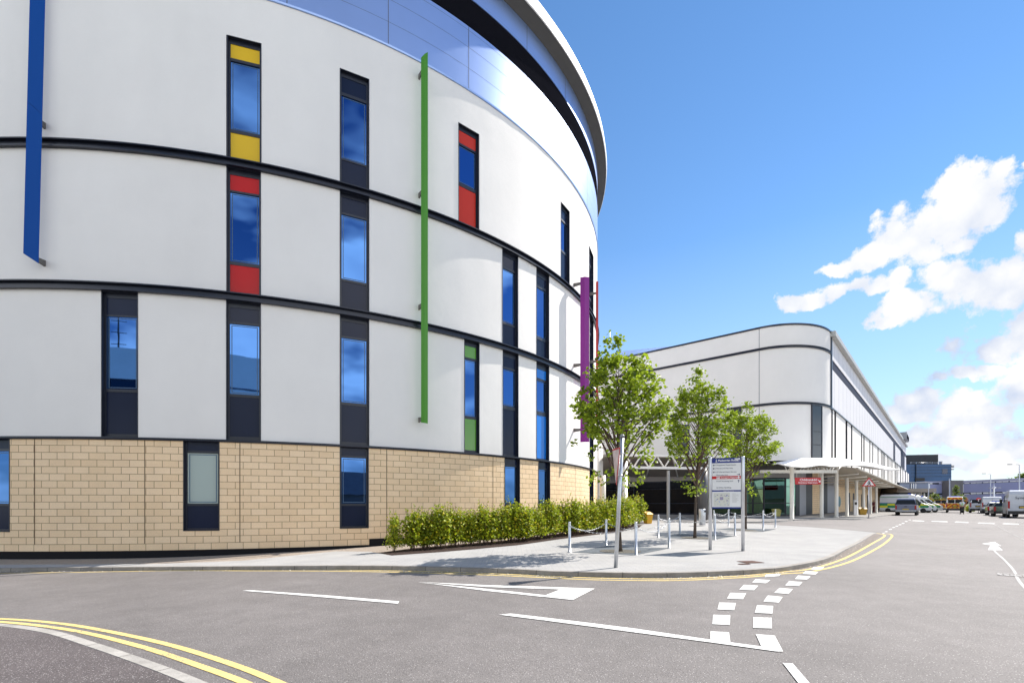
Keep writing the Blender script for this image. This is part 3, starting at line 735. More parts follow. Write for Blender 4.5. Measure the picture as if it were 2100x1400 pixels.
# entrance lobby strips between glazing and stone, then stone ground floor
def gseg(name,p0,p1,m,z1=None,off=0,par=lb):
    a,b=plan_px(gside,p0),plan_px(gside,p1); d=(b-a).normalized(); o=Vector((d.y,-d.x,0)); mb=MB()
    vs=[ll(q+o*e,z) for z in (zg(a)-.1,z1 or ZBT-.16) for q,e in ((a,-.2),(b,-.2),(b,off),(a,off))]
    mb.add(vs,[(3,2,1,0),(4,5,6,7),(0,1,5,4),(1,2,6,5),(2,3,7,6),(3,0,4,7)])
    L_=hypot(a.x-b.x,a.y-b.y)
    return mb.build(name,m,par,uvf=lambda c:(hypot(c.x+A.x-a.x,c.y+A.y-a.y),c.z))
gside=gfront[-12:]+[C0-out*3.3+SD*4,C0-out*3.3+SD*LN]
M_PANELG=mat('pale_grey_panel',(.33,.34,.38),.4,.3,noise=.04)
gseg('door',1633,1640,M_BLACK); gseg('wall_panel',1640,1653,M_PANELG); gseg('door',1653,1666,M_BLACK); gseg('stone_wall',1666,1683,M_STONE); gseg('door',1683.2,1697,M_BLACK); gseg('wall_panel',1697,1711.5,M_PANELG)
gseg('stone_wall',1712,1864,M_STONE)
for p0,p1 in ((1740.5,1743),(1749,1752),(1757,1760),(1766,1768),(1778,1780)):
    gseg('doorway',p0,p1,M_BLACK,z1=3.4,off=.02)
ov=MB()
c_=plan_px(gside,1721); d=SD; o=out
prof=[(c_+d*(1.3*cos(a))+o*.03, 2.0+.75*sin(a)) for a in [2*pi*i/20 for i in range(20)]]
ov.add([ll(p,z) for p,z in prof],[tuple(range(20))]); ov.build('oval_sign',mat('teal_sign',(.10,.25,.30),.4),lb)
# blue metal plant screen on the roof behind
rp_=thing('roof_plant_screen','blue grey metal plant screen on the roof behind the tallest tree','plant screen',(0,0,0))
a=P(1226,735,66); b=P(1280,719,64); c=P(1389,708.5,60); 
m=MB(); vs=[]
for q in (a,b,c): vs += [(q.x,q.y,ZT-.2),(q.x,q.y,q.z)]
back=Vector((-2,14,0))
vs+=[(p[0]+back.x,p[1]+back.y,p[2]) for p in vs]
m.add(vs,[(0,2,3,1),(2,4,5,3),(6,7,9,8),(8,9,11,10),(0,1,7,6),(4,10,11,5),(1,3,9,7),(3,5,11,9)]); m.build('screen',M_CLAD,rp_)
lr=MB(); q=P(1251,715,64); lr.tube([(q.x,q.y,ZT-.1),(q.x,q.y,q.z+2.4)],.03,6); lr.build('rod',M_STEEL,rp_)
# louvred box at the far end of the roof
q=C0+SD*(LN*.87); rt=thing('roof_vent_box','small grey louvred box on the far end of the long wing roof','roof vent',(q.x,q.y,ZT-.1),atan2(SD.y,SD.x))
m=MB(); m.prism([(-3,0),(5,0),(5,1.2),(-3,1.7)],'y',-1.0,.6); m.build('housing',mat('vent_grey',(.25,.26,.28),.5,.3),rt)
m=MB()
for i in range(9): m.box((1.0,-1.05,.2+i*.11),(7.4,.08,.04))
m.build('louvre',M_LOUV,rt)

# ------------------------------------------------------------------ entrance canopies
def column(px,py,ytop,r,m,name,label,group,grp_thing=None):
    b=gp(px,py,.095); zt=CZ+(HY-ytop)/F*b.y
    mb=MB(); mb.lathe([(r*1.6,0),(r*1.6,.02),(r,.025),(r,zt-b.z-.06),(r*1.25,zt-b.z-.05),(r*1.25,zt-b.z)],(b.x,b.y,b.z),20)
    if grp_thing: 
        return mb.build(name,m,grp_thing)
    return mb.build(name,m)
fc=thing('fabric_canopy','white stretched fabric canopy on cream columns at the rounded corner','canopy',(0,0,0))
outer=[(1596,950.3,40.5),(1610,954,38.8),(1624,956.2,37.9),(1652,957.2,38.1),(1682,953.2,38.4),(1700,955.5,38.6),(1716,956,38.8),(1745,954,39.6),(1770,954.5,40.4),(1790,957,41.2),(1822,963,42.4),(1844,962.3,43)]
ridge=[(1596,950.1,40.6),(1608,946.5,41),(1624,941.6,41.4),(1645,938.8,41.6),(1682,938.6,41.8),(1700,938.8,42.2),(1720,939.4,42.6),(1745,942.5,43),(1768,946.5,43.2),(1790,950,43.3),(1822,957.5,43.2),(1844,962.1,43.05)]
oc=smooth([P(*q) for q in outer],5); rc_=smooth([P(*q) for q in ridge],5); NS=8; vs=[]
n_=len(oc)
for i in range(n_):
    for k in range(NS+1):
        t=k/NS; p=oc[i].lerp(rc_[i],t); p.z += -.10*sin(pi*t)*min(1,(rc_[i]-oc[i]).length/3); vs.append(p)
# back slope to the wall
for i in range(n_):
    q=rc_[i]; s_=min(1.0,min(i,n_-1-i)/6); vs.append(Vector((q.x-.5*s_,q.y+1.2*s_,q.z-.12*s_)))
fs=[(i*(NS+1)+k,(i+1)*(NS+1)+k,(i+1)*(NS+1)+k+1,i*(NS+1)+k+1) for i in range(n_-1) for k in range(NS)]
bb=n_*(NS+1); fs+=[(i*(NS+1)+NS,(i+1)*(NS+1)+NS,bb+i+1,bb+i) for i in range(n_-1)]
m=MB(); m.add(vs,fs,0,True); fo=m.build('fabric',M_FABRIC,fc); sd_=fo.modifiers.new('thick','SOLIDIFY'); sd_.thickness=.03; sd_.offset=-1
m=MB(); m.tube(oc,.06,8); m.build('edge_tube',M_WHITEM,fc)
for px,py,yt in ((1624,1064.3,957),(1685,1060.8,955),(1715.5,1060.2,956)): column(px,py,yt,.135,M_CREAM,'column',None,None,fc)
# ring beam and zigzag struts under the fabric
bm_pts=[]
for px in (1560,1590,1624,1655,1685,1700,1715.5): 
    dd_={1560:41.5,1590:39.5}.get(px,38.2); bm_pts.append(P(px,966.5,dd_))
sm=smooth(bm_pts,4)
m=MB()
for a,b in zip(sm[:-1],sm[1:]):
    d=(b-a); m.box(((a+b)/2),(d.length+.02,.12,.24),atan2(d.y,d.x))
m.build('ring_beam',M_CREAM,fc)
m=MB()
for px in (1612,1620,1632,1644,1650,1658,1664,1672,1678,1690,1696,1704,1710,1722):
    a=P(px-3+((px//2)%3)*2,963,38.3); b=P(px+2-((px//2)%3)*2,956.5,38.9); m.tube([a,b],.035,6)
m.build('strut',M_CREAM,fc)
# colonnade under the overhang
for i,(px,py,yt,lab) in enumerate(((1737,1058.2,980,'cream column to the left of the pedestrian warning sign'),(1756.5,1056.2,986,'cream column just left of the yellow grit bin'),(1771,1055,991,'cream column right behind the yellow grit bin'),(1785,1053.4,993,'cream column just right of the pedestrian warning sign'),(1797,1051.6,999,'cream column nearest the parked box ambulance'))):
    o=column(px,py,yt,.13,M_CREAM,'column',None,None); tag(o,lab,'column','columns under the long wing overhang')
# steel bracing and sloping canopy panel between colonnade and wing
cp=thing('soffit_canopy','cream sloping panel canopy running along the side of the long wing','canopy',(0,0,0))
m=MB()
def sp(t,d,z): q=C0+SD*t+out*d; return (q.x,q.y,z)
def slab(t0,t1,d0,d1,za,zb,th,mb):
    vs=[sp(t0,d0,za),sp(t1,d0,za),sp(t1,d1,zb),sp(t0,d1,zb),sp(t0,d0,za+th),sp(t1,d0,za+th),sp(t1,d1,zb+th),sp(t0,d1,zb+th)]
    mb.add(vs,[(3,2,1,0),(4,5,6,7),(0,1,5,4),(1,2,6,5),(2,3,7,6),(3,0,4,7)])
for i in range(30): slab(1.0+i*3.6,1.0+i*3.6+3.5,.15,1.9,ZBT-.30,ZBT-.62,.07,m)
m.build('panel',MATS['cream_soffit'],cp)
m=MB(); m.tube([sp(1.0,1.9,ZBT-.58),sp(109,1.9,ZBT-.58)],.09,8); m.build('edge_tube',M_CREAM,cp)
m=MB()
for i in range(8): m.tube([sp(2+i*6,-3.2,ZBT-1.35),sp(2+i*6,1.9,ZBT-1.05)],.05,6)
m.build('strut',M_CREAM,cp)

# entrance canopy with white lattice girder, between the two blocks
ec=thing('entrance_canopy','entrance canopy with a white zigzag lattice girder, between the round block and the long wing','canopy',(0,0,0))
L0,L1=P(1283,HY,35.6),P(1500,HY,36.8)
def gz(y): return CZ+(HY-y)/F*35.8
zt_,zb_=gz(933.5),gz(958.5)
gd=(L1-L0); gl_=gd.length; gd.normalize(); ga=atan2(gd.y,gd.x)
m=MB()
for z,h in ((zt_,.16),(zb_,.18)):
    c=(L0+L1)/2; m.box((c.x,c.y,z),(gl_,.18,h),ga)
nz=14
for i in range(nz):
    a=L0+gd*(gl_*i/nz); b=L0+gd*(gl_*(i+1)/nz); z0,z1=(zt_,zb_) if i%2==0 else (zb_,zt_)
    m.tube([(a.x,a.y,z0),(b.x,b.y,z1)],.055,6)
m.build('girder',M_WHITEM,ec)
for px,py in ((1281.5,1071),(1370.5,1063.2)):
    b=gp(px,py,.095); mb=MB(); r=.15 if px<1300 else .115
    zt=zb_ if px<1300 else zb_-.2
    mb.lathe([(r*1.5,0),(r*1.5,.02),(r,.025),(r,zt-b.z)],(b.x,b.y,b.z),18); mb.build('column',M_WHITEM if px<1300 else mat('shaded_cream_steel',(.42,.40,.36),.5),ec)  # inner column: darker cream, with the shade under the canopy in its colour
b=gp(1236,1067,.095); mb=MB(); mb.lathe([(.2,0),(.2,3.0)],(b.x,b.y,b.z),18); mb.build('column',M_CREAM,ec)
# sloping underside from the girder back to the doors
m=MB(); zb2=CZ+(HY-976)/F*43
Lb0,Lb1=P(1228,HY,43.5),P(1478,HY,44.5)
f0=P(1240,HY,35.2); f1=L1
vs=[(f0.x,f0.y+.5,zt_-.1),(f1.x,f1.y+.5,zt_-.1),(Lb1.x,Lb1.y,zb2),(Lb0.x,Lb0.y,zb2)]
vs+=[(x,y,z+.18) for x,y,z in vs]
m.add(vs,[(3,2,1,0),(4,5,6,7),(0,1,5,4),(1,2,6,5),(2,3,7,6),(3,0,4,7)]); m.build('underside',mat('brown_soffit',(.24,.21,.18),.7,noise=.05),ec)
m=MB()
for px,pb in ((1300,1262),(1340,1325),(1385,1390),(1430,1440)):
    a=P(px,HY,35.8); b=P(pb,HY,43.6); m.tube([(a.x,a.y+.5,zt_-.16),(b.x,b.y,zb2-.06)],.06,6)
m.build('rafter',M_WHITEM,ec)
# pale header sign panels hanging at the door line
for p0,p1,y0,y1 in ((1236,1252,978,986),(1283,1322,979.5,987),(1283,1305,991,997)):
    a=P(p0,y1,42.6); b=P(p1,y0,42.6); m=MB(); m.box(((a.x+b.x)/2,42.6,(a.z+b.z)/2),(b.x-a.x,.06,b.z-a.z)); m.build('header_panel',mat('header_grey',(.40,.38,.36),.6),ec)
# white link wall between round block and the canopy
lw=thing('link_wall','narrow white wall joining the round block to the entrance','wall',(0,0,0))
a,b=P(1224,HY,36.5),P(1233,HY,37.2); m=MB(); d=(b-a); m.box(((a.x+b.x)/2,(a.y+b.y)/2,3.9),(d.length,.3,7.4),atan2(d.y,d.x)); m.build('wall',M_RENDER,lw)
# big dark round column and litter bin beside it
b=gp(1441.5,1066,.095); o=MB(); zt=CZ+(HY-962)/F*b.y; o.lathe([(.32,0),(.32,zt-b.z)],(b.x,b.y,b.z),28); o=o.build('round_pillar',mat('dark_grey_pillar',(.085,.085,.09),.35,.2)); tag(o,'thick dark grey round pillar behind the steel litter bin','pillar')

# ------------------------------------------------------------------ planting
def leafmat(name,a,b,c,tl=.42):
    m,t=nmat(name,.5,0,.35); g=t.new('ShaderNodeNewGeometry'); r=g.outputs['Random Per Island']
    col=t.mix(t.rng(r,0,.6,0,1),a,b); col=t.mix(t.math('GREATER_THAN',r,.86),col,c)
    t.link(col,t.b.inputs['Base Color'])
    tr=t.new('ShaderNodeBsdfTranslucent'); t.link(t.mix(.5,col,(.30,.42,.02)),tr.inputs['Color'])
    ms=t.new('ShaderNodeMixShader'); ms.inputs[0].default_value=tl
    t.link(t.b.outputs[0],ms.inputs[1]); t.link(tr.outputs[0],ms.inputs[2]); t.link(ms.outputs[0],t.n['Material Output'].inputs['Surface'])
    return m
M_LIME=leafmat('lime_leaf',(.17,.25,.018),(.32,.41,.024),(.07,.11,.012))
M_HEDGE=leafmat('hornbeam_leaf',(.07,.115,.010),(.38,.43,.026),(.58,.46,.022),.38)
M_FAR=leafmat('dark_leaf',(.04,.08,.015),(.08,.12,.02),(.10,.09,.03))
M_BARK=mat('bark',(.075,.055,.042),.9,noise=.3,nscale=14); M_TWIG=mat('twig',(.10,.06,.045),.9)
rnd=random.Random(11)
def leaf(mb,p,s,r=rnd,droop=.35):
    """one rounded folded leaf"""
    n=Vector((r.gauss(0,1),r.gauss(0,1),abs(r.gauss(0,1))+droop)).normalized()
    u=n.orthogonal().normalized(); u=Matrix.Rotation(r.uniform(0,2*pi),3,n)@u; v=n.cross(u); s*=r.uniform(.65,1.25)
    a=p-u*s*.5; b=p+v*s*.42-u*s*.12+n*s*.10; b2=p+v*s*.36+u*s*.25+n*s*.10; c=p+u*s*.55; d2=p-v*s*.36+u*s*.25+n*s*.10; d=p-v*s*.42-u*s*.12+n*s*.10
    mb.add([a,b,b2,c,d2,d],[(0,1,2,3),(0,3,4,5)])
def lime(name,label,px,pybase,pytop,prof,seed,trunk_px=5.5,lean=0.0,dens=1.0,off=.1,clear=2.2):
    """prof: list of (py, left px, right px) crown outline"""
    r=random.Random(seed); b=gp(px,pybase,off); s=b.y/F
    root=thing(name,label,'tree',b,0,'young lime trees on the paved corner')
    H=(pybase-pytop)*s
    def axis(z): t=z/H; return Vector((lean*t+.05*sin(t*5+seed),.05*sin(t*4+1+seed),z))
    pz=sorted([((pybase-y)*s,(l-px)*s,(rr-px)*s) for y,l,rr in prof])
    def ext(z,an):
        for i in range(len(pz)-1):
            if pz[i][0]<=z<=pz[i+1][0]:
                t=(z-pz[i][0])/(pz[i+1][0]-pz[i][0]); L_=pz[i][1]*(1-t)+pz[i+1][1]*t; R_=pz[i][2]*(1-t)+pz[i+1][2]*t
                c=cos(an); w=(R_-axis(z).x) if c>0 else (axis(z).x-L_); m=((R_-L_)/2)
                return max(.05,w*c*c+m*(1-c*c))
        return .06
    tr=trunk_px*s
    m=MB(); zz=[0,.12,.5,1.2,clear,clear+1,H*.6,H*.78,H*.93]; rr=[tr*.72,tr*.58,tr*.5,tr*.47,tr*.44,tr*.34,tr*.20,tr*.11,tr*.03]
    m.tube([axis(z) for z in zz],rr,10); trunk=m.build('trunk',M_BARK,root)
    br=MB(); lf=MB(); zlo,zhi=pz[0][0],pz[-1][0]
    nb=int(64*dens)
    tips=[]
    for i in range(nb):
        f=(i+.5)/nb; z0=clear-.25+(H*.88-clear)*f**.95; an=i*2.399+r.uniform(-.5,.5)
        # steeply rising limb
        rise=(1.55*(1-f)**.9+.25)*r.uniform(.75,1.2)
        ze=min(z0+rise,zhi-.02); e=ext(ze,an)*r.uniform(.72,1.02)
        p0=axis(z0); p3=axis(ze)*1; p3=Vector((axis(ze).x+cos(an)*e,axis(ze).y+sin(an)*e,ze))
        p1=p0.lerp(p3,.4)+Vector((0,0,.12*rise)); p2=p0.lerp(p3,.75)+Vector((0,0,.10*rise))
        pts=smooth([p0,p1,p2,p3],3); r0=tr*.17*(1-f)+.011
        br.tube(pts,[r0*(1-.8*k/(len(pts)-1)) for k in range(len(pts))],5,cap=False)
        # twigs with leaf clusters
        nt_=max(2,int(5.5*e/.9+2.0*rise))
        for k in range(nt_):
            t=r.uniform(.42,1.0); q=pts[min(len(pts)-1,int(t*(len(pts)-1)))]; a2=an+r.gauss(0,.9)
            L_=r.uniform(.12,.42)*(1.15-t*.5)
            q2=q+Vector((cos(a2)*L_,sin(a2)*L_,r.uniform(-.10,.22)))
            br.tube([q,q.lerp(q2,.5)+Vector((0,0,.03)),q2],[.006,.005,.003],4,cap=False)
            tips.append((q2,r.uniform(.055,.12),r.randint(3,12)))
        tips.append((p3,.09,13))
    # low drooping sprays and inner fill
    for i in range(int(26*dens)):
        z=zlo+(zhi-zlo)*r.random()**1.6*.5; an=r.uniform(0,2*pi); e=ext(z,an)*r.uniform(.45,1.0)
        tips.append((Vector((axis(z).x+cos(an)*e,axis(z).y+sin(an)*e,z)),r.uniform(.07,.12),r.randint(6,14)))
    for i in range(int(26*dens)):
        z=H*(.80+.19*r.random()); an=r.uniform(0,2*pi); e=ext(z,an)*r.uniform(0,1)
        tips.append((Vector((axis(z).x+cos(an)*e,axis(z).y+sin(an)*e,z)),.10,14))
    for p,sp_,n in tips:
        for k in range(n):
            q=p+Vector((r.gauss(0,sp_),r.gauss(0,sp_),r.gauss(0,sp_*.75)))
            leaf(lf,q,.108,r)
    br.build('branches',M_TWIG,trunk,fix=False); lf.build('crown',M_LIME,root,fix=False)
    return root
lime('lime_tree','tallest lime tree, in front of the purple fin with a leaning sign pole before it',1272,1130,684,
     [(1000,1240,1300),(978,1205,1335),(940,1178,1352),(900,1172,1362),(860,1172,1368),(820,1182,1368),(790,1195,1362),(765,1215,1338),(740,1226,1300),(715,1236,1272),(695,1243,1264),(684,1250,1258)],3,trunk_px=6.0,lean=-.10,dens=1.12)
lime('lime_tree','middle lime tree behind the blue topped information sign',1427,1102.5,753,
     [(1010,1405,1450),(985,1380,1470),(955,1352,1490),(920,1368,1500),(880,1368,1504),(845,1380,1500),(820,1392,1485),(800,1402,1470),(785,1410,1452),(765,1424,1444),(753,1431,1438)],5,trunk_px=5.6,lean=.12,dens=1.05)
lime('lime_tree','smallest lime tree, furthest back by the fabric canopy',1527,1084,823,
     [(1012,1510,1545),(990,1485,1570),(960,1478,1598),(925,1480,1606),(895,1486,1592),(870,1492,1578),(850,1502,1560),(835,1525,1550),(823,1534,1540)],8,trunk_px=5.0,lean=.15,dens=.9)
# paved tree surrounds and pebbles round each trunk
for q in (((1172,1132),(1246,1118.5),(1373,1123.5),(1303,1137.5)),((1350,1102),(1394,1094.5),(1508,1097),(1467,1106)),((1464,1084),(1497,1079.5),(1591,1081),(1566,1086))):
    drape('tree_surround',gpx([(x,y) for x,y in q],.1),lambda x:pavoff(x)+.006,M_SLAB)
for px,py,rr in ((1272,1130,.62),(1427,1102.5,.6),(1527,1084,.6)):
    c=gp(px,py,.1); drape('tree_pit',[(c.x+rr*cos(2*pi*i/22),c.y+rr*sin(2*pi*i/22)) for i in range(22)],lambda x:pavoff(x)+.012,gravelmat('tree_pit_gravel',(.085,.08,.068),(.19,.18,.155)) if 'tree_pit_gravel' not in MATS else MATS['tree_pit_gravel'])

# hornbeam hedge: single shrubs in a row
def shrub_mesh(seed,h,w,nl):
    r=random.Random(seed); st=MB(); lf=MB()
    for i in range(9):
        a=r.uniform(0,2*pi); b0=Vector((r.gauss(0,.06),r.gauss(0,.06),0)); top=Vector((cos(a)*w*r.uniform(.1,.8),sin(a)*w*r.uniform(.1,.8),h*r.uniform(.75,1.12)))
        pts=smooth([b0,b0.lerp(top,.4)+Vector((r.gauss(0,.03),r.gauss(0,.03),.05)),top],4)
        st.tube(pts,[.011*(1-.75*k/(len(pts)-1)) for k in range(len(pts))],5,cap=False)
        for k in range(nl//9):
            t=.16+.84*r.random()**.8; q=pts[min(len(pts)-1,int(t*(len(pts)-1)))]; sp_=.15*(1.15-t)+.045
            p=q+Vector((r.gauss(0,sp_),r.gauss(0,sp_),r.gauss(0,.07)))
            if p.z>.12+.14*r.random(): leaf(lf,p,.072,r)
    for i in range(7):   # thin whips above the clipped top
        a=r.uniform(0,2*pi); b0=Vector((cos(a)*w*.4,sin(a)*w*.4,h*.85)); top=b0+Vector((r.gauss(0,.08),r.gauss(0,.08),r.uniform(.25,.5)))
        st.tube([b0,b0.lerp(top,.5),top],[.005,.004,.002],4,cap=False)
        for k in range(12): leaf(lf,b0.lerp(top,r.random())+Vector((r.gauss(0,.02),r.gauss(0,.02),0)),.05,r)
    return st,lf
protos=[]
line=[(808,1134.5,1048),(846,1131,1055),(877,1128.5,1052),(906,1126.5,1050),(935,1123.5,1044),(966,1121,1050),(995,1119,1046),(1023,1116.5,1046),(1050,1114,1040),(1077,1112,1038),(1103,1108.5,1040),(1127,1105,1036),(1150,1101.5,1034),(1172,1099.5,1033),(1193,1097.5,1032),(1213,1095,1030),(1232,1093,1030),(1250,1090.5,1028),(1267,1088,1026),(1283,1085,1024),(1297,1081,1020),(1309,1077,1022)]
HG='hornbeam shrubs in the hedge along the stone wall'
for i in range(4):
    root=thing('hedge_shrub',None,'shrub',(0,0,0),0,HG); st,lf=shrub_mesh(40+i,1.12,.40,1500+150*(i%2))
    st.build('stems',M_TWIG,root,fix=False); lf.build('foliage',M_HEDGE,root,fix=False); protos.append(root)
for i,(px,py,pt) in enumerate(line):
    o=protos[i%4] if i<4 else copy_tree(protos[i%4])
    py-=3.5; c=gp(px,py,.085); hh=(py-pt)*c.y/F
    o.location=(c.x,c.y,c.z-.02); o.rotation_euler=(0,0,i*1.7); k=hh/1.16*(.90,1.06,.97,1.10,.93)[i%5]; o.scale=(max(.85,k)*1.02,max(.85,k)*1.02,k)
    if i==0: o['label']='hornbeam shrub at the left end of the hedge, standing slightly apart'; o.scale=(.75,.75,k)
    elif i==len(line)-1: o['label']='hornbeam shrub at the right end of the hedge, beside the yellow bin'
    else: o['label']='leafy hornbeam shrub within the hedge, between its two end shrubs'
    # a second, rear row gives the hedge its depth
for i in range(2,21):
    px,py,pt=line[i]; o=copy_tree(protos[(i+2)%4]); c=gp(px+6,py,.085); back=Vector((-.35,.62,0)); hh=(py-pt)*c.y/F
    o.location=(c.x+back.x,c.y+back.y,c.z-.02); o.rotation_euler=(0,0,i*2.9); k=hh/1.2; o.scale=(max(.85,k),max(.85,k),k); o['label']='leafy hornbeam shrub within the hedge, between its two end shrubs'

# ------------------------------------------------------------------ bollards and chains round the trees
BG='steel bollards round the trees'; CG='chains between the bollards'
groups=[('the tallest tree',[(1168,1132,1069),(1304,1137,1070),(1372,1123,1062),(1243,1118,1064)]),('the middle tree',[(1350,1102,1055),(1466,1106.3,1055),(1507,1097.5,1051),(1394,1094.5,1051)]),('the smallest tree',[(1464,1083.5,1046),(1565,1086.3,1046),(1590,1081.5,1044),(1494,1079.3,1044)])]
corner_names=['front left','front right','back right','back left']
def link(mb,c,t,s,flip):
    """one chain link as a small closed tube"""
    t=t.normalized(); u=Vector((0,0,1)); v=t.cross(u).normalized(); w_=v if flip else u-t*u.dot(t); w_.normalize(); n=10; pts=[]
    for k in range(n+1):
        a=2*pi*k/n; pts.append(c+t*(cos(a)*s*.62)+w_*(sin(a)*s*.34))
    mb.tube(pts,s*.11,4,cap=False)
for tn,bl in groups:
    tops=[]
    for (px,py,pt),cn in zip(bl,corner_names):
        b=gp(px,py,.1); h=(py-pt)*b.y/F; o=thing('bollard','%s slim steel bollard round %s'%(cn,tn),'bollard',b,0,BG)
        m=MB(); r=.040; m.lathe([(.075,0),(.075,.008),(r,.012),(r,h-.03),(r*.97,h-.012),(r*.6,h)],n=16); m.build('post',M_STEEL,o)
        m=MB(); m.lathe([(r+.006,h-.14),(r+.006,h-.11)],n=16); m.build('collar',M_STEEL,o); tops.append(b+Vector((0,0,h-.125)))
    for i in range(4):
        a,b=tops[i],tops[(i+1)%4]; mid=(a+b)/2; cn=('front','right','back','left')[i]
        L_=(b-a).length; sag=.20+.03*((i*7)%3); n=int(L_/.055); m=MB(); prev=None
        pts=[a.lerp(b,k/n)-Vector((0,0,sag*4*(k/n)*(1-k/n))) for k in range(n+1)]
        for k in range(n): link(m,(pts[k]+pts[k+1])/2,pts[k+1]-pts[k],(pts[k+1]-pts[k]).length*.80,k%2)
        o=m.build('chain',M_STEEL,None,fix=False); tag(o,'sagging steel chain on the %s side of the bollards round %s'%(cn,tn),'chain',CG)

# ------------------------------------------------------------------ lettering
def text(s,size,m,parent,x,y,z,align='LEFT',name='lettering',ext=.002,sx=1.0,bold=0.0):
    """flat lettering standing in the parent's local xz plane, facing -y"""
    cu=bpy.data.curves.new('t','FONT'); cu.body=s; cu.size=size; cu.align_x=align; cu.extrude=ext; cu.offset=bold
    ob=bpy.data.objects.new('t',cu); COL.objects.link(ob); dg=bpy.context.evaluated_depsgraph_get(); dg.update()
    me=bpy.data.meshes.new_from_object(ob.evaluated_get(dg)); bpy.data.objects.remove(ob); bpy.data.curves.remove(cu)
    me.transform(Matrix.Translation((x,y,z))@Matrix.Rotation(radians(90),4,'X')@Matrix.Scale(sx,4,(1,0,0)))
    me.name=name; me.materials.clear(); me.materials.append(m); o=bpy.data.objects.new(name,me); COL.objects.link(o); o.parent=parent; return o
M_NAVY=mat('sign_navy',(.018,.035,.21),.35,0,.4); M_SIGNW=mat('sign_white',(.74,.74,.74),.35,0,.4); M_SIGNR=mat('sign_red',(.50,.018,.022),.35,0,.4)
M_INK=mat('sign_ink',(.10,.11,.15),.5); M_TXTW=mat('white_lettering',(.8,.8,.8),.5); M_INKN=mat('navy_ink',(.015,.02,.09),.5)
def arrow(mb,x,z,s,ang,y):
    pts=[(-.5,-.07),(.12,-.07),(.02,-.30),(.20,-.30),(.5,0),(.20,.30),(.02,.30),(.12,.07),(-.5,.07)]; c,sn=cos(ang),sin(ang)
    v=[(x+s*(p*c-q*sn),y,z+s*(p*sn+q*c)) for p,q in pts]; mb.add(v,[(0,1,7,8),(1,2,3,4),(1,4,7),(7,4,5,6)])
# information sign
bL=gp(1456.5,1126.8,.1); bR=gp(1523.5,1129.0,.1); dv=bR-bL; Wd=hypot(dv.x,dv.y)
isn=thing('information_sign','tall information sign with a navy header, a red strip and a site map','sign',bL,atan2(dv.y,dv.x))
hp=(1127.0-938)*bL.y/F
for x in (0,Wd):
    m=MB(); r=.052; m.lathe([(r,0),(r,hp-.01),(r*.9,hp)],(x,0,0),18); m.build('post',M_ALU,isn)
zt,zb=hp-.03,(1126.8-1042)*bL.y/F; ph=zt-zb; x0,x1=.055,Wd-.055; pw=x1-x0
m=MB(); m.box((Wd/2,0,(zt+zb)/2),(pw,.05,ph)); pn=m.build('panel',M_SIGNW,isn,bevel=.004)
def rel(v): return zt-ph*v       # v from top 0..1
def patch(x_0,x_1,v0,v1,mm,name,par=pn,y=-.0275):
    m=MB(); m.box(((x_0+x_1)/2,y,(rel(v0)+rel(v1))/2),(x_1-x_0,.003,rel(v0)-rel(v1))); return m.build(name,mm,par)
patch(x0,x1,0,.098,M_NAVY,'header'); patch(x0,x1,.358,.415,M_SIGNR,'red_strip'); patch(x0,x1,.636,.665,M_NAVY,'map_header'); patch(x0,x1,.972,1.0,M_NAVY,'footer')
text('Pedestrian Route',.082,M_TXTW,pn,x0+pw*.215,-.031,rel(.066),sx=1.0,bold=.002)
text('NHS',.075,M_TXTW,pn,x0+pw*.97,-.031,rel(.044),'RIGHT',bold=.004); text('Health Board',.028,M_TXTW,pn,x0+pw*.97,-.031,rel(.07),'RIGHT')
# walking figure
m=MB(); cx=x0+pw*.15; cz=rel(.055)
m.lathe([(.014,-.002),(.014,.002)],(0,0,0),12); m.v=[(cx+v[0],-.031,cz+.045+v[1]) for v in m.v]
for a,b,w_ in (((0,.028),(0,-.012),.022),((0,-.008),(-.022,-.058),.012),((0,-.008),(.022,-.055),.012),((0,.022),(-.026,-.002),.009),((0,.022),(.028,.0),.009)):
    m.tube([(cx+a[0],-.031,cz+a[1]),(cx+b[0],-.031,cz+b[1])],w_/2,6)
m.build('walking_figure',M_TXTW,pn)
for v,s_ in ((.150,'Outpatient Departments'),(.215,'Wards and Day Unit'),(.288,'GP Out of Hours Service'),(.348,'Maternity Unit'),(.468,'Acute Receiving Unit'),(.598,'All Other Buildings')):
    text(s_,.056,M_INK,pn,x0+pw*.145,-.029,rel(v))
text('A&E',.062,M_TXTW,pn,x0+pw*.15,-.031,rel(.402),bold=.002); text('Emergency Department',.056,M_TXTW,pn,x0+pw*.315,-.031,rel(.400),bold=.001)
fr=MB(); ax,az=x0+pw*.14,x0+pw*.30
for a in ((ax,az,.363,.366),(ax,az,.408,.411)): fr.box(((a[0]+a[1])/2,-.031,(rel(a[2])+rel(a[3]))/2),(az-ax,.002,rel(a[2])-rel(a[3])))
fr.build('lettering_box',M_TXTW,pn)
m=MB()
for v in (.140,.205,.278): arrow(m,x0+pw*.075,rel(v),.085,pi,-.0285)
arrow(m,x0+pw*.92,rel(.330),.085,0,-.0285); arrow(m,x0+pw*.92,rel(.462),.085,pi/2,-.0285)
m.build('arrows',M_INKN,pn); m=MB(); arrow(m,x0+pw*.92,rel(.388),.085,pi/2,-.031); m.build('arrows',M_TXTW,pn)
text('Site plan and visitor map',.030,M_TXTW,pn,x0+pw*.40,-.031,rel(.657))
patch(x0+pw*.05,x0+pw*.62,.69,.955,mat('map_ground',(.60,.60,.54),.5),'site_map')
rr_=random.Random(4); M1=mat('map_mauve',(.30,.27,.38),.5); M2=mat('map_blue',(.38,.46,.60),.5); M3=mat('map_grey',(.40,.40,.40),.5)
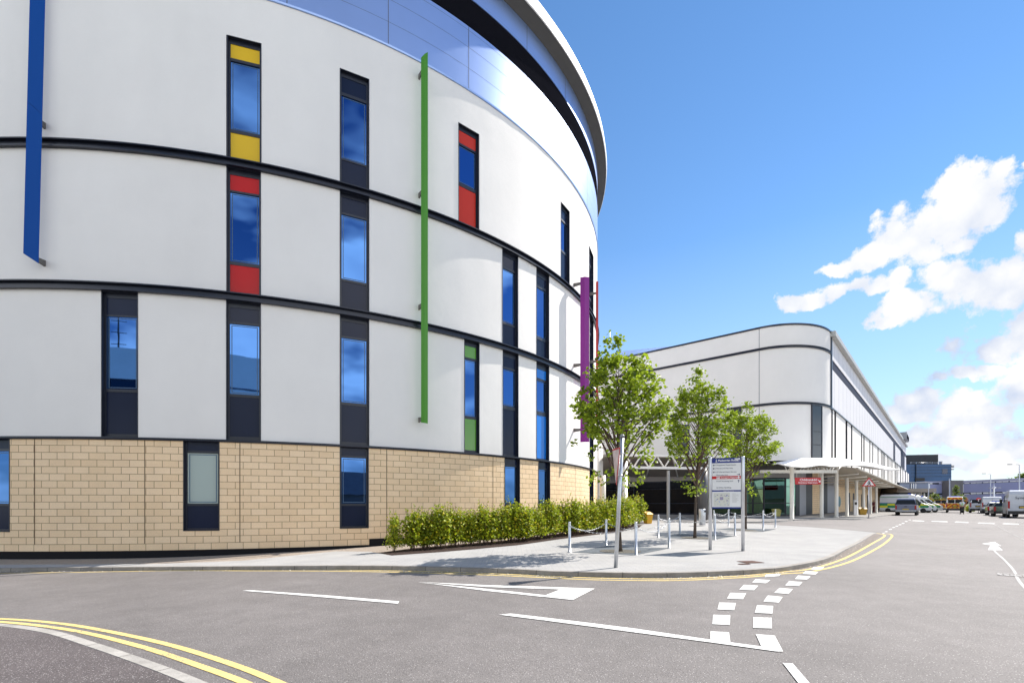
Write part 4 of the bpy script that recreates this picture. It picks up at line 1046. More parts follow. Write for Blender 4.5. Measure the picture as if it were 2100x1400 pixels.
for i in range(34):
    u,v=rr_.uniform(.09,.58),rr_.uniform(.71,.94); 
    patch(x0+pw*(u-rr_.uniform(.01,.03)),x0+pw*(u+rr_.uniform(.01,.03)),v-rr_.uniform(.004,.012),v+rr_.uniform(.004,.012),(M1,M2,M3)[i%3],'map_block',y=-.0295+.0003*(i%5))
patch(x0+pw*.27,x0+pw*.39,.77,.83,M1,'map_block',y=-.0312)
for i in range(9): patch(x0+pw*.70,x0+pw*(.82+.13*rr_.random()),.705+i*.021,.710+i*.021,M3,'map_key',y=-.0285)

# leaning sign pole with a plate seen almost edge on
b=gp(1262.5,1163,.1); dt=b.y; hh=(1163-895)*dt/F; pl=thing('sign_pole','leaning galvanised pole carrying a triangular sign plate seen nearly edge on','sign',b)
lean=(1276-1262.5)*dt/F
m=MB(); r=.045; m.tube([(0,0,0),(lean*.5,0,hh*.5),(lean,0,hh)],r,16); po=m.build('pole',M_STEEL,pl)
m=MB(); m.lathe([(r*1.18,-.02),(r*1.18,.02),(r*.7,.05)],(lean,0,hh),16); m.build('cap',mat('grey_cap',(.22,.23,.24),.5),pl)
zc=hh-(952-895)*dt/F; s_=.46; an=radians(99)
tri=[(-s_*.5,.36),(s_*.5,.36),(0,-.46)]
def plate(sc,y0,y1):
    mb=MB(); vs=[]
    for yy in (y0,y1):
        for x,z in tri:
            x*=sc; z=z*sc; vs.append((lean*(zc/hh)-.10+x*cos(an)-yy*sin(an)+.0, x*sin(an)+yy*cos(an)-.02, zc+z))
    mb.add(vs,[(2,1,0),(3,4,5),(0,1,4,3),(1,2,5,4),(2,0,3,5)]); return mb
plate(1.0,0,.012).build('sign_plate',M_SIGNR,pl); plate(.90,.012,.018).build('sign_face',mat('weathered_sign_face',(.62,.50,.47),.5,noise=.25,nscale=5),pl); plate(.98,-.006,-.0005).build('sign_back',mat('sign_back_grey',(.45,.42,.42),.4,.4),pl)
for z in (zc+.25,zc-.25):
    m=MB(); m.lathe([(r*1.15,-.02),(r*1.15,.02)],(lean*z/hh,0,z),16); m.build('clamp',M_STEEL,pl)

# pedestrian warning triangle on a thin post
b=gp(1781.5,1062.3,.1); k=b.y/F; ws=thing('pedestrian_warning_sign','red bordered triangle sign with a walking figure on a thin grey post','sign',b,radians(-20))
h=(1062.3-978)*k; m=MB(); m.lathe([(.042,0),(.042,1.5),(.036,1.52),(.036,h-.15)],n=14); m.build('post',M_ALU,ws)
def triang(c,w_,hgt,y0,y1,mm,name,rc=.05):
    pts=[(-w_/2,-hgt/3),(w_/2,-hgt/3),(0,hgt*2/3)]; m=MB(); poly=[]
    for i,(x,z) in enumerate(pts):
        p=Vector((x,z)); a=(Vector(pts[i-1])-p).normalized()*rc; d=(Vector(pts[(i+1)%3])-p).normalized()*rc
        poly += [p+a,p+(a+d)*.28,p+d]
    m.prism([(c[0]+p.x,c[1]+p.y) for p in poly],'y',y0,y1); return m.build(name,mm,ws)
tw=24*k/.94; th=18.5*k; zc=h-th*2/3
triang((0,zc),tw,th,-.06,-.045,M_SIGNR,'sign_plate'); triang((0,zc),tw*.70,th*.70,-.0645,-.0605,M_SIGNW,'sign_face',.03)
m=MB(); 
for a,d,w_ in (((0,.10),(.02,-.02),.075),((.02,0),(-.09,-.17),.05),((.02,0),(.10,-.15),.05),((0,.09),(-.11,-.01),.035),((0,.09),(.12,.02),.035)):
    m.tube([(a[0],-.067,zc+a[1]),(d[0],-.067,zc+d[1])],w_/2,6)
m.tube([(0.0,-.067,zc+.14),(0.005,-.067,zc+.20)],.036,8); m.build('walking_figure',M_BLACK,ws)

# red emergency sign hung between the columns
a=P(1627,993,38.3); b=P(1681.5,979,38.2); es=thing('emergency_sign','red hanging sign reading Childrens A&E Emergency Department with a white arrow','sign',(a.x,a.y-.2,a.z),0)
w_,h_=b.x-a.x,b.z-a.z; m=MB(); m.box((w_/2,0,h_/2),(w_,.06,h_)); pn=m.build('panel',M_SIGNR,es,bevel=.006)
text('Childrens',.26,M_TXTW,pn,w_*.18,-.034,h_*.52,bold=.004); text('A&E',.24,M_TXTW,pn,w_*.64,-.034,h_*.53,bold=.003); text('Emergency Department',.155,M_TXTW,pn,w_*.13,-.034,h_*.17,sx=.98,bold=.003)
m=MB(); arrow(m,w_*.93,h_*.52,.30,radians(-45),-.034); m.build('arrows',M_TXTW,pn)
m=MB()
for x in (.15,w_-.15): m.tube([(x,0,h_),(x,0,h_+.55)],.015,6)
m.build('hanger',M_CREAM,es)

# ------------------------------------------------------------------ bins and small things by the entrance
M_GRIT=mat('grit_bin_yellow',(.62,.33,.012),.45,0,.4,noise=.08,nscale=3)
def grit(px,py,w_px,h_px,label,col,rz,group='yellow grit bins'):
    b=gp(px,py,.095); k=b.y/F; W,H=w_px*k,h_px*k; o=thing('grit_bin',label,'grit bin',b,rz,group)
    m=MB(); d=W*.75
    vs=[]
    for z,s in ((0,.78),(H*.72,1.0)):
        for x,y in ((-1,-1),(1,-1),(1,1),(-1,1)): vs.append((x*W/2*s,y*d/2*s,z))
    m.add(vs,[(3,2,1,0),(4,5,6,7),(0,1,5,4),(1,2,6,5),(2,3,7,6),(3,0,4,7)]); m.build('tub',col,o,bevel=.03)
    m=MB(); m.prism([(-d*.54,H*.72),(d*.54,H*.74),(d*.54,H*1.0),(d*.2,H*1.03),(-d*.54,H*.82)],'x',-W*.53,W*.53); m.build('lid',col,o,bevel=.03)
    return o
grit(1328.5,1073,17,24,'orange yellow grit bin at the right end of the hedge',M_GRIT,.5)
grit(1769,1055,13.5,14.5,'ochre yellow grit bin under the colonnade by the triangle sign',mat('grit_bin_ochre',(.42,.24,.02),.5,noise=.1),-.3)
grit(1592.5,1058,14,15,'pale yellow grit bin in front of the green glazing',mat('grit_bin_pale',(.40,.38,.12),.5,noise=.1),.1)
b=gp(1440,1076,.095); k=b.y/F; lbn=thing('litter_bin','round brushed steel litter bin with a black slot, before the dark pillar','litter bin',b)
m=MB(); r=6.6*k; H=33*k; m.lathe([(r*.96,0),(r*.96,.05),(r,.06),(r,H*.97),(r*.92,H)],n=24); m.build('body',M_STEEL,lbn)
m=MB(); m.box((r*.55,-r*.78,H*.86),(r*.62,.12,H*.13),.55); m.build('slot',M_BLACK,lbn)
b=gp(1754.5,1057,.095); k=b.y/F; pm=thing('pay_machine','slim white help point post between two cream columns','help point',b,-.4)
m=MB(); m.box((0,0,.72),(.30,.22,1.44),bev=.03); m.build('body',M_SIGNW,pm); m=MB(); m.box((0,-.115,1.15),(.18,.012,.24)); m.build('screen',M_BLACK,pm); m=MB(); m.box((0,0,1.47),(.34,.26,.05),bev=.03); m.build('cap',M_ALU,pm)

# ------------------------------------------------------------------ vehicles
def carpaint(name,col,metal=0.0): return mat(name,col,.28,metal,.5,coat=.6)
M_VANW=carpaint('van_white',(.50,.53,.58)); M_AMBW=carpaint('ambulance_white',(.62,.64,.68)); M_SILV=carpaint('silver_blue_paint',(.16,.18,.27),.3)
M_CARG=mat('car_glass',(.010,.013,.018),.08,0,.3); M_RED=mat('tail_red',(.32,.01,.01),.2,0,.6); M_LAMP=mat('head_lamp',(.6,.62,.65),.12,.3,.8)
M_PLATE=mat('yellow_number_plate',(.50,.35,.03),.45); M_GREENV=mat('reflective_green',(.0,.22,.09),.45); M_YELV=mat('reflective_yellow',(.66,.66,.02),.45); M_BLUEL=mat('blue_beacon',(.02,.06,.45),.2)
def chevron():
    m,t=nmat('red_yellow_chevron',.45,0,.4); sp=t.new('ShaderNodeSeparateXYZ'); t.link(t.tc.outputs['Object'],sp.inputs[0])
    v=t.math('FRACT',t.math('DIVIDE',t.math('ADD',t.math('ABSOLUTE',sp.outputs[0]),sp.outputs[2]),.42))
    t.link(t.mix(t.math('GREATER_THAN',v,.5),(.52,.035,.012),(.68,.42,.01)),t.b.inputs['Base Color']); return m
M_CHEV=chevron()
ROADH=atan2(SD.y,SD.x)-pi/2; PD=Vector((.745,-.667,0)); PERPH=atan2(PD.y,PD.x)-pi/2
VG='vehicles parked along the hospital road'
def wheels(o,W,ya,yb,r):
    for y in (ya,yb):
        for s in (-1,1):
            w=.22; x=s*(W/2-.10)
            m=MB(); m.lathe([(r*.62,-w/2),(r*.93,-w/2),(r,-w/2+.04),(r,w/2-.04),(r*.93,w/2),(r*.62,w/2)],(x,y,r),22,axis='x'); ty=m.build('wheel',M_RUBBER,o)
            m=MB(); m.lathe([(r*.62,-w*.42),(r*.60,w*.30),(r*.15,w*.42)] if s>0 else [(r*.15,-w*.42),(r*.60,-w*.30),(r*.62,w*.42)],(x,y,r),18,axis='x'); m.build('rim',M_ALU,ty)
def shell(o,prof,W,wf,m,name='body',bev=.05):
    mb=MB(); n=len(prof); vs=[(-W/2*wf(z),y,z) for y,z in prof]+[(W/2*wf(z),y,z) for y,z in prof]
    mb.add(vs,[tuple(range(n)),tuple(range(n,2*n))[::-1]]+[(i,n+i,n+(i+1)%n,(i+1)%n) for i in range(n)])
    b=mb.build(name,m,o,bevel=bev); return b
def slope_quad(o,p0,p1,W,wf,m,name,ins=.08,off=.012):
    """glazing lying on the sloping face from p0 to p1 (y,z)"""
    y0,z0=p0; y1,z1=p1; nx=Vector((0,z1-z0,-(y1-y0))).normalized(); 
    if nx.z<0: nx=-nx
    a=Vector((y0,z0)).lerp(Vector((y1,z1)),.06); b=Vector((y0,z0)).lerp(Vector((y1,z1)),.94)
    w0,w1=W/2*wf(a.y)-ins,W/2*wf(b.y)-ins; mb=MB()
    lo=[(-w0,a.x,a.y),(w0,a.x,a.y),(w1,b.x,b.y),(-w1,b.x,b.y)]
    vs=[(x,y+nx.y*off,z+nx.z*off) for x,y,z in lo]+[(x,y-nx.y*.01,z-nx.z*.01) for x,y,z in lo]
    mb.add(vs,[(0,1,2,3),(7,6,5,4),(0,4,5,1),(1,5,6,2),(2,6,7,3),(3,7,4,0)]); return mb.build(name,m,o)
def side_quad(o,s,pts,W,wf,m,name,off=.012):
    mb=MB(); vs=[(s*(W/2*wf(z)+off),y,z) for y,z in pts]+[(s*(W/2*wf(z)-.01),y,z) for y,z in pts]; n=len(pts)
    mb.add(vs,[tuple(range(n)),tuple(range(n,2*n))[::-1]]+[(i,n+i,n+(i+1)%n,(i+1)%n) for i in range(n)]); return mb.build(name,m,o)
def box(o,c,sz,m,name,bev=0,par=None):
    mb=MB(); mb.box(c,sz,0,0,bev); return mb.build(name,m,par or o)
def van(name,label,cat,pos,rot,L=5.4,W=1.95,H=2.35,paint=None,marks=None,windows=False,name_text=None,chev=False,group=VG,batten=False,beacon=False,nose=1.55):
    o=thing(name,label,cat,pos,rot,group); paint=paint or M_VANW
    wf=lambda z: 1.0 if z<1.15 else 1.0-.13*((z-1.15)/(H-1.15))**1.6
    yb,yf=-L/2,L/2
    prof=[(yb+.02,.32),(yb,.50),(yb,1.2),(yb+.05,H-.35),(yb+.16,H-.06),(yb+.45,H),(yf-nose-.75,H),(yf-nose-.35,H-.12),(yf-nose+.55,1.36),(yf-.30,1.10),(yf-.05,.82),(yf,.50),(yf-.05,.32)]
    shell(o,prof,W,wf,paint)
    g=slope_quad(o,(yf-nose-.35,H-.12),(yf-nose+.55,1.36),W,wf,M_CARG,'windscreen',.10)
    for s in (-1,1):
        side_quad(o,s,[(yf-nose-.95,1.30),(yf-nose+.35,1.30),(yf-nose-.10,1.92),(yf-nose-.95,1.95)],W,wf,M_CARG,'side_window')
        if windows: side_quad(o,s,[(yb+.5,1.30),(yf-nose-1.15,1.30),(yf-nose-1.15,1.95),(yb+.5,1.95)],W,wf,M_CARG,'side_window')
        box(o,(s*(W/2-.09),yb-.005,1.12),(.13,.05,.62),M_RED,'tail_light',.02)
        box(o,(s*(W/2-.22),yf-.14,.88),(.30,.12,.20),M_LAMP,'headlight',.02)
        b=box(o,(s*(W/2+.13),yf-nose+.25,1.45),(.20,.10,.34),M_BLACK,'mirror',.03)
    box(o,(0,yb-.03,.48),(W*.98,.16,.24),M_BLACK,'rear_bumper',.04); box(o,(0,yf+.0,.47),(W*.98,.16,.26),M_BLACK,'front_bumper',.04)
    box(o,(0,yb-.016,.92),(.62,.03,.20),M_BLACK,'plate_recess',.0); box(o,(0,yb-.035,.91),(.52,.012,.12),M_PLATE,'number_plate')
    box(o,(0,yb-.008,1.35),(.012,.02,H*.62),M_BLACK,'door_seam')
    box(o,(.14,yb-.03,1.02),(.16,.05,.05),M_BLACK,'door_handle')
    if windows or chev:
        for s in (-1,1): box(o,(s*W*.205,yb+.03,1.62),(W*.36,.09,.48),M_CARG,'rear_window',.02)
    if chev:
        for z0,z1 in ((.62,1.34),(1.88,H-.10)):
            mb=MB(); x0,x1=W/2*wf(z0)-.05,W/2*wf(z1)-.07; ya,yc=yb-.012,yb+(.0 if z1<1.5 else .07)
            mb.add([(-x0,ya,z0),(x0,ya,z0),(x1,yc-.012,z1),(-x1,yc-.012,z1),(-x0,ya+.06,z0),(x0,ya+.06,z0),(x1,yc+.06,z1),(-x1,yc+.06,z1)],[(0,1,2,3),(7,6,5,4),(0,4,5,1),(1,5,6,2),(2,6,7,3),(3,7,4,0)])
            mb.build('chevron_panel',M_CHEV,o)
    if batten:
        for s in (-1,1):
            n=6; y0,y1=yb+.04,yf-.35; hh=(y1-y0)/n
            for i in range(n):
                for k in range(2):
                    za=.72+k*.30; zb=za+.30; a,b=y0+i*hh,y0+(i+1)*hh
                    side_quad(o,s,[(a,za),(b,za),(b,min(zb,1.06 if i==n-1 and k==1 else zb)),(a,zb)],W,wf,(M_YELV,M_GREENV)[(i+k)%2],'marking_block',.014)
            side_quad(o,s,[(y0,1.34),(yf-nose-1.05,1.34),(yf-nose-1.05,1.44),(y0,1.44)],W,wf,mat('blue_lettering_band',(.10,.22,.42),.5),'stripe',.014)
            side_quad(o,s,[(y0,H-.42),(yf-nose-1.05,H-.42),(yf-nose-1.05,H-.30),(y0,H-.30)],W,wf,mat('green_lettering_band',(.22,.36,.28),.5),'stripe',.014)
    if beacon:
        box(o,(0,yf-nose-1.0,H+.07),(W*.6,.28,.14),M_BLUEL,'beacon',.05)
    if name_text: 
        t_=text(name_text[0],name_text[1],name_text[2],o,name_text[3],yb-.018+.02*0,name_text[4],'CENTER',sx=1)
    wheels(o,W,yb+1.0,yf-.95,.34); return o
def rear_at(px,py,L,back=.0,x=0.0):
    p=gp(px,py,0.0); return Vector((p.x,p.y,0))+SD*(L/2-.75)
def onground(v): return Vector((v.x,v.y,G(v.x,v.y)))
v_=van('delivery_van','large white van with dark lettering on its rear doors, nearest on the right','van',onground(rear_at(2098,1061.5,5.6)),ROADH,5.6,1.98,2.36,M_VANW,name_text=('Synergy',.30,mat('dark_lettering',(.03,.04,.07),.4),-.05,1.62))
v_=van('delivery_van','white panel van with a small blue mark on its doors, further along on the right','van',onground(rear_at(2034,1052.3,5.2)),ROADH,5.2,1.95,2.18,M_VANW,name_text=('service',.17,mat('blue_lettering',(.06,.16,.45),.4),-.42,1.28))
v_=van('small_van','small grey white van with two rear windows, left of the parked vans','van',onground(rear_at(2006,1051.1,4.2)),ROADH,4.2,1.75,1.72,M_VANW,windows=True,nose=1.2)
v_=van('ambulance','ambulance with red and yellow chevrons on its back doors, beside the walking person','ambulance',onground(rear_at(1958,1050.8,5.2)),ROADH,5.2,1.90,2.30,M_AMBW,chev=True,beacon=True)
v_=van('ambulance_car','low ambulance with orange chevrons and a wide rear window, left of the chevron ambulance','ambulance',onground(rear_at(1930,1049.2,4.6)),ROADH,4.6,1.78,1.80,M_AMBW,chev=True,nose=1.3)
for i,(px,py,lab) in enumerate(((1902.5,1050.9,'ambulance with green and yellow blocks whose long side shows behind the grey pickup'),(1912.5,1050.4,'second ambulance of the row, its nose just past the first'),(1926,1049.9,'furthest ambulance of the row, with its nose sticking out most'))):
    p=gp(px-5,py); q=Vector((p.x,p.y,0))-PD*(5.9/2-.75); van('ambulance',lab,'ambulance',onground(q),PERPH,5.9,2.0,2.62-.12*i,M_AMBW,batten=True,beacon=True,nose=1.5)
def car(name,label,pos,rot,L,W,H,paint,pick=False,marks=None):
    o=thing(name,label,'pickup truck' if pick else 'car',pos,rot,VG)
    belt=1.08 if pick else .95
    wf=lambda z: 1.0 if z<belt else 1.0-(.20 if pick else .26)*((z-belt)/(H-belt))
    yb,yf=-L/2,L/2
    if pick: prof=[(yb+.03,.50),(yb,.62),(yb,belt),(yb+.16,H-.14),(yb+.30,H-.03),(yb+.6,H),(yf-2.4,H),(yf-1.45,belt+.04),(yf-.25,1.0),(yf-.02,.80),(yf,.5),(yf-.1,.42)]
    else: prof=[(yb+.05,.28),(yb,.45),(yb+.02,belt),(yb+.35,H-.12),(yb+.6,H-.02),(yb+1.2,H),(yf-2.1,H-.03),(yf-1.25,belt+.02),(yf-.25,.78),(yf-.02,.60),(yf,.36),(yf-.1,.24)]
    shell(o,prof,W,wf,paint)
    i0,i1=(2,3); slope_quad(o,(prof[2][0]-.0,prof[2][1]+.05),(prof[3][0],prof[3][1]),W,wf,M_CARG,'rear_window',.05)
    slope_quad(o,prof[6],prof[7],W,wf,M_CARG,'windscreen',.08)
    for s in (-1,1):
        side_quad(o,s,[(yb+.35,belt+.05),(yf-2.15+.55,belt+.05),(yf-2.25,H-.10),(yb+.45,H-.14)],W,wf,M_CARG,'side_window')
        box(o,(s*(W/2-.10),yb-.005,belt-.22),(.16,.06,.42),M_RED,'tail_light',.02); box(o,(s*(W/2-.22),yf-.10,.68),(.3,.12,.16),M_LAMP,'headlight',.02)
        box(o,(s*(W/2+.10),yf-1.75,belt+.08),(.20,.10,.16),M_BLACK,'mirror',.03)
    box(o,(0,yb-.05,.50 if pick else .42),(W*.96,.14,.20),M_BLACK if not pick else mat('chrome_bumper',(.35,.37,.42),.2,.9),'rear_bumper',.04)
    box(o,(0,yb-.10 if pick else yb-.03,.66),(.52,.012,.12),M_PLATE,'number_plate')
    if pick:
        box(o,(0,yb-.005,belt-.02),(W*.86,.02,.02),M_BLACK,'tailgate_seam'); box(o,(0,yb-.02,belt-.14),(.22,.04,.07),M_BLACK,'tailgate_handle'); box(o,(0,-.1,.42),(W*.8,L*.8,.16),M_BLACK,'chassis')
    if marks:
        for s in (-1,1):
            for i in range(4): side_quad(o,s,[(yb+.3+i*.8,.55),(yb+1.1+i*.8,.55),(yb+1.1+i*.8,.85),(yb+.3+i*.8,.85)],W,wf,(M_YELV,M_GREENV)[i%2],'marking_block')
        box(o,(0,yb-.008,.72),(W*.7,.02,.18),M_YELV,'marking_block'); box(o,(0,0,H+.05),(W*.5,.25,.10),M_BLUEL,'beacon',.03)
    wheels(o,W,yb+.95,yf-.9,.36 if pick else .31); return o
p=gp(1858.5,1056.3); car('pickup_truck','silver blue pickup truck with a hard top, seen from behind on the road',onground(Vector((p.x,p.y,0))+SD*(5.0/2-.95)),ROADH,5.0,1.80,1.80,M_SILV,True)
p=gp(2047,1056.2); car('parked_car','car with yellow and green blocks parked between the two white vans',onground(Vector((p.x,p.y,0))+SD*1.4),ROADH,4.3,1.75,1.45,carpaint('car_white',(.55,.57,.56)),marks=True)
p=gp(2062,1058.6); car('parked_car','dark green car tucked against the left side of the nearest white van',onground(Vector((p.x,p.y,0))+SD*1.4),ROADH,4.2,1.72,1.42,carpaint('car_green',(.05,.09,.06)))

# ------------------------------------------------------------------ people
def skin(name,verts,edges,radii,m,parent,sub=2):
    me=bpy.data.meshes.new(name); me.from_pydata(verts,edges,[]); o=bpy.data.objects.new(name,me); COL.objects.link(o)
    md=o.modifiers.new('skin','SKIN'); 
    for i,r in enumerate(radii):
        sv_=me.skin_vertices[0].data[i]; sv_.radius=(r,r) if not isinstance(r,tuple) else r; sv_.use_root=(i==0)
    s2=o.modifiers.new('sub','SUBSURF'); s2.levels=sub; s2.render_levels=sub
    dg=bpy.context.evaluated_depsgraph_get(); dg.update(); nm=bpy.data.meshes.new_from_object(o.evaluated_get(dg)); bpy.data.objects.remove(o); bpy.data.meshes.remove(me)
    nm.materials.clear(); nm.materials.append(m)
    for p in nm.polygons: p.use_smooth=True
    ob=bpy.data.objects.new(name,nm); COL.objects.link(ob); ob.parent=parent; return ob
M_SKIN=mat('skin',(.42,.25,.18),.55)
def person(label,pos,rot,hs,stride,top,bot,hair,vest=None):
    o=thing('person',label,'person',pos,rot); k=hs/1.75
    V=[]; E_=[]; Rr=[]
    def add(v,r,par=None):
        V.append(tuple(c*k for c in v)); Rr.append(tuple(x*k for x in r) if isinstance(r,tuple) else r*k)
        if par is not None: E_.append((par,len(V)-1))
        return len(V)-1
    pel=add((0,0,.95),(.15,.11)); wa=add((0,0,1.12),(.135,.10),pel); ch=add((0,.01,1.32),(.165,.115),wa); nb=add((0,0,1.47),.06,ch); nk=add((0,.01,1.54),.05,nb); hd=add((0,.025,1.62),(.075,.09),nk); add((0,.015,1.70),(.06,.075),hd)
    ft=[]
    for s,st in ((-1,stride),(1,-stride)):
        hp=add((s*.09,st*.05,.88),.088,pel); kn=add((s*.095,st*.22+.03,.50),.058,hp); an=add((s*.095,st*.36-.04*(st<0),.09),.042,kn); toe=add((s*.10,st*.36+.15,.04),.036,an)
        sh=add((s*.19,0,1.42),.058,ch); el=add((s*.235,-st*.12-.02,1.14),.043,sh); wr=add((s*.24,-st*.22+.07,.90),.030,el); pm=add((s*.24,-st*.24+.10,.83),(.034,.022),wr)
        for j,(dy,L_) in enumerate(((-.028,.075),(-.010,.085),(.009,.08),(.026,.065))):
            f1=add((s*.24,-st*.24+.105+dy,.795),.0105,pm); add((s*.232,-st*.24+.112+dy,.795-L_*.75),.0085,f1)
        add((s*.222,-st*.24+.145,.815),.010,pm)
    body=skin('body',V,E_,Rr,M_SKIN,o)
    # face
    f=MB(); f.lathe([(.004*k,0),(.016*k,.02*k),(.012*k,.04*k)],(0,(.112)*k,1.60*k),8); f.build('nose',M_SKIN,body)
    for s in (-1,1):
        f=MB(); f.lathe([(.002*k,-.008*k),(.011*k,0),(.002*k,.008*k)],(s*.03*k,.108*k,1.645*k),10); f.build('eye',M_BLACK,body)
        f=MB(); f.lathe([(.006*k,-.03*k),(.022*k,0),(.010*k,.03*k)],(s*.077*k,.02*k,1.635*k),8); f.build('ear',M_SKIN,body)
    f=MB(); f.box((0,.112*k,1.572*k),(.045*k,.012*k,.010*k)); f.build('mouth',mat('lips',(.30,.11,.10),.5),body)
    # hair, shirt, trousers, shoes
    skin('hair',[(0,.005*k,1.72*k),(0,-.035*k,1.66*k),(0,-.05*k,1.58*k)],[(0,1),(1,2)],[(.073*k,.075*k),(.083*k,.070*k),(.060*k,.035*k)],hair,o)
    V2=[(0,0,.93),(0,0,1.12),(0,.01,1.33),(0,0,1.45)]; E2=[(0,1),(1,2),(2,3)]; R2=[(.165,.125),(.150,.115),(.182,.13),(.085,.08)]
    for s,st in ((-1,stride),(1,-stride)):
        b=len(V2); V2+= [(s*.19,0,1.42),(s*.222,-st*.07-.01,1.23)]; E2+=[(2,b),(b,b+1)]; R2+=[.070,.062]
        if not vest: V2+=[(s*.236,-st*.20+.05,.95)]; E2+=[(b+1,b+2)]; R2+=[.046]
    skin('shirt',[tuple(c*k for c in v) for v in V2],E2,[tuple(x*k for x in r) if isinstance(r,tuple) else r*k for r in R2],top,o)
    if vest: skin('vest',[(0,0,.96*k),(0,0,1.12*k),(0,.01*k,1.32*k),(0,0,1.42*k)],[(0,1),(1,2),(2,3)],[(.172*k,.132*k),(.158*k,.125*k),(.180*k,.142*k),(.12*k,.10*k)],vest,o)
    V3=[(0,0,.97)]; E3=[]; R3=[(.158,.122)]
    for s,st in ((-1,stride),(1,-stride)):
        b=len(V3); V3+=[(s*.09,st*.05,.86),(s*.095,st*.22+.03,.50),(s*.095,st*.36-.04*(st<0),.11)]; E3+=[(0,b),(b,b+1),(b+1,b+2)]; R3+=[.105,.078,.064]
        m=MB(); m.box((s*.10*k,(st*.36+.07)*k,.04*k),(.095*k,.27*k,.08*k),0,0,.03*k); m.build('shoe',M_BLACK,o)
    skin('trousers',[tuple(c*k for c in v) for v in V3],E3,[tuple(x*k for x in r) if isinstance(r,tuple) else r*k for r in R3],bot,o)
    return o
p=gp(1973,1053.6); person('person in a white shirt, pale green vest and dark trousers walking along the road',p,ROADH+.15,1.72,.75,mat('white_shirt',(.60,.66,.72),.8),mat('dark_trousers',(.012,.013,.018),.8),mat('dark_hair',(.02,.015,.012),.7),mat('hi_vis_vest',(.34,.52,.26),.7))
p=gp(1792.5,1051.3,.095); person('person in dark maroon clothes standing under the colonnade by the box ambulance',p,ROADH+2.6,1.66,.12,mat('maroon_top',(.13,.012,.03),.8),mat('maroon_trousers',(.08,.012,.02),.8),mat('grey_hair',(.22,.20,.19),.7))

# ------------------------------------------------------------------ far buildings
def quadbox(mb,a,b,z0,z1,depth,mi=0,proud=0.0):
    """box on plan line a-b (seen left to right), going back by depth"""
    d=(b-a); d.z=0; d.normalize(); n=Vector((-d.y,d.x,0)); f0=a-n*proud; f1=b-n*proud
    vs=[(p.x,p.y,z) for z in (z0,z1) for p in (f0,f1,b+n*depth,a+n*depth)]
    mb.add(vs,[(3,2,1,0),(4,5,6,7),(0,1,5,4),(1,2,6,5),(2,3,7,6),(3,0,4,7)],mi)
def zy(y,d): return CZ+(HY-y)/F*d
M_DBLUE=mat('dark_blue_cladding',(.020,.072,.175),.35,.15,.5,noise=.12,nscale=.15); M_DBLUE2=mat('black_blue_cladding',(.007,.012,.022),.45,0,.4,noise=.1,nscale=.2)
db=thing('blue_tower_block','dark blue clad hospital tower beyond the far end of the long wing','building',(0,0,0)); d_=175
m=MB(); quadbox(m,P(1860,HY,d_+2),P(1951,HY,d_),0.3,zy(951,d_),25); m.build('lower_block',M_DBLUE,db)
m=MB(); quadbox(m,P(1855,HY,d_+14),P(1924,HY,d_+12),zy(951,d_)-1,zy(931.5,d_+12),22); m.build('upper_block',M_DBLUE2,db)
m=MB(); quadbox(m,P(1878,HY,d_+1.4),P(1879,HY,d_+1.3),.3,zy(951.3,d_),.3,0,.12); m.build('corner_strip',M_DBLUE2,db)
for y in (957,962.5,969,976): 
    m=MB(); quadbox(m,P(1868,HY,d_+1.8),P(1951,HY,d_),zy(y+.45,d_),zy(y,d_),.2,0,.10); m.build('cladding_seam',M_DBLUE2,db)
m=MB(); quadbox(m,P(1877,HY,d_+1.4),P(1896,HY,d_+1),zy(985,d_),zy(979,d_),.2,0,.14); m.build('window_strip',M_BLACK,db)
m=MB(); quadbox(m,P(1932,HY,d_+.4),P(1943,HY,d_+.2),zy(971,d_),zy(961,d_),.2,0,.08); m.build('window_strip',mat('tower_glass',(.015,.035,.09),.15,0,.6),db)
m=MB()
for px in range(1868,1924,11): q=P(px,951,d_+3); m.tube([q,q+Vector((0,0,.75))],.05,5)
a,b=P(1866,950.4,d_+3),P(1924,948,d_+3); a.z=b.z=zy(951,d_)+.75; m.tube([a,b],.05,5); m.build('guard_rail',M_ALU,db)
for y in (954.5,957,962): 
    m=MB(); q=P(1951,y,d_+1); m.tube([q,q+Vector((.9,0,0))],.16,8); m.build('vent_pipe',M_DBLUE2,db)
m=MB(); q=P(1929,951,d_+6); m.lathe([(.45,0),(.45,1.2),(.6,1.25),(.6,1.5)],(q.x,q.y,zy(951,d_)),12); m.build('flue',M_ALU,db)
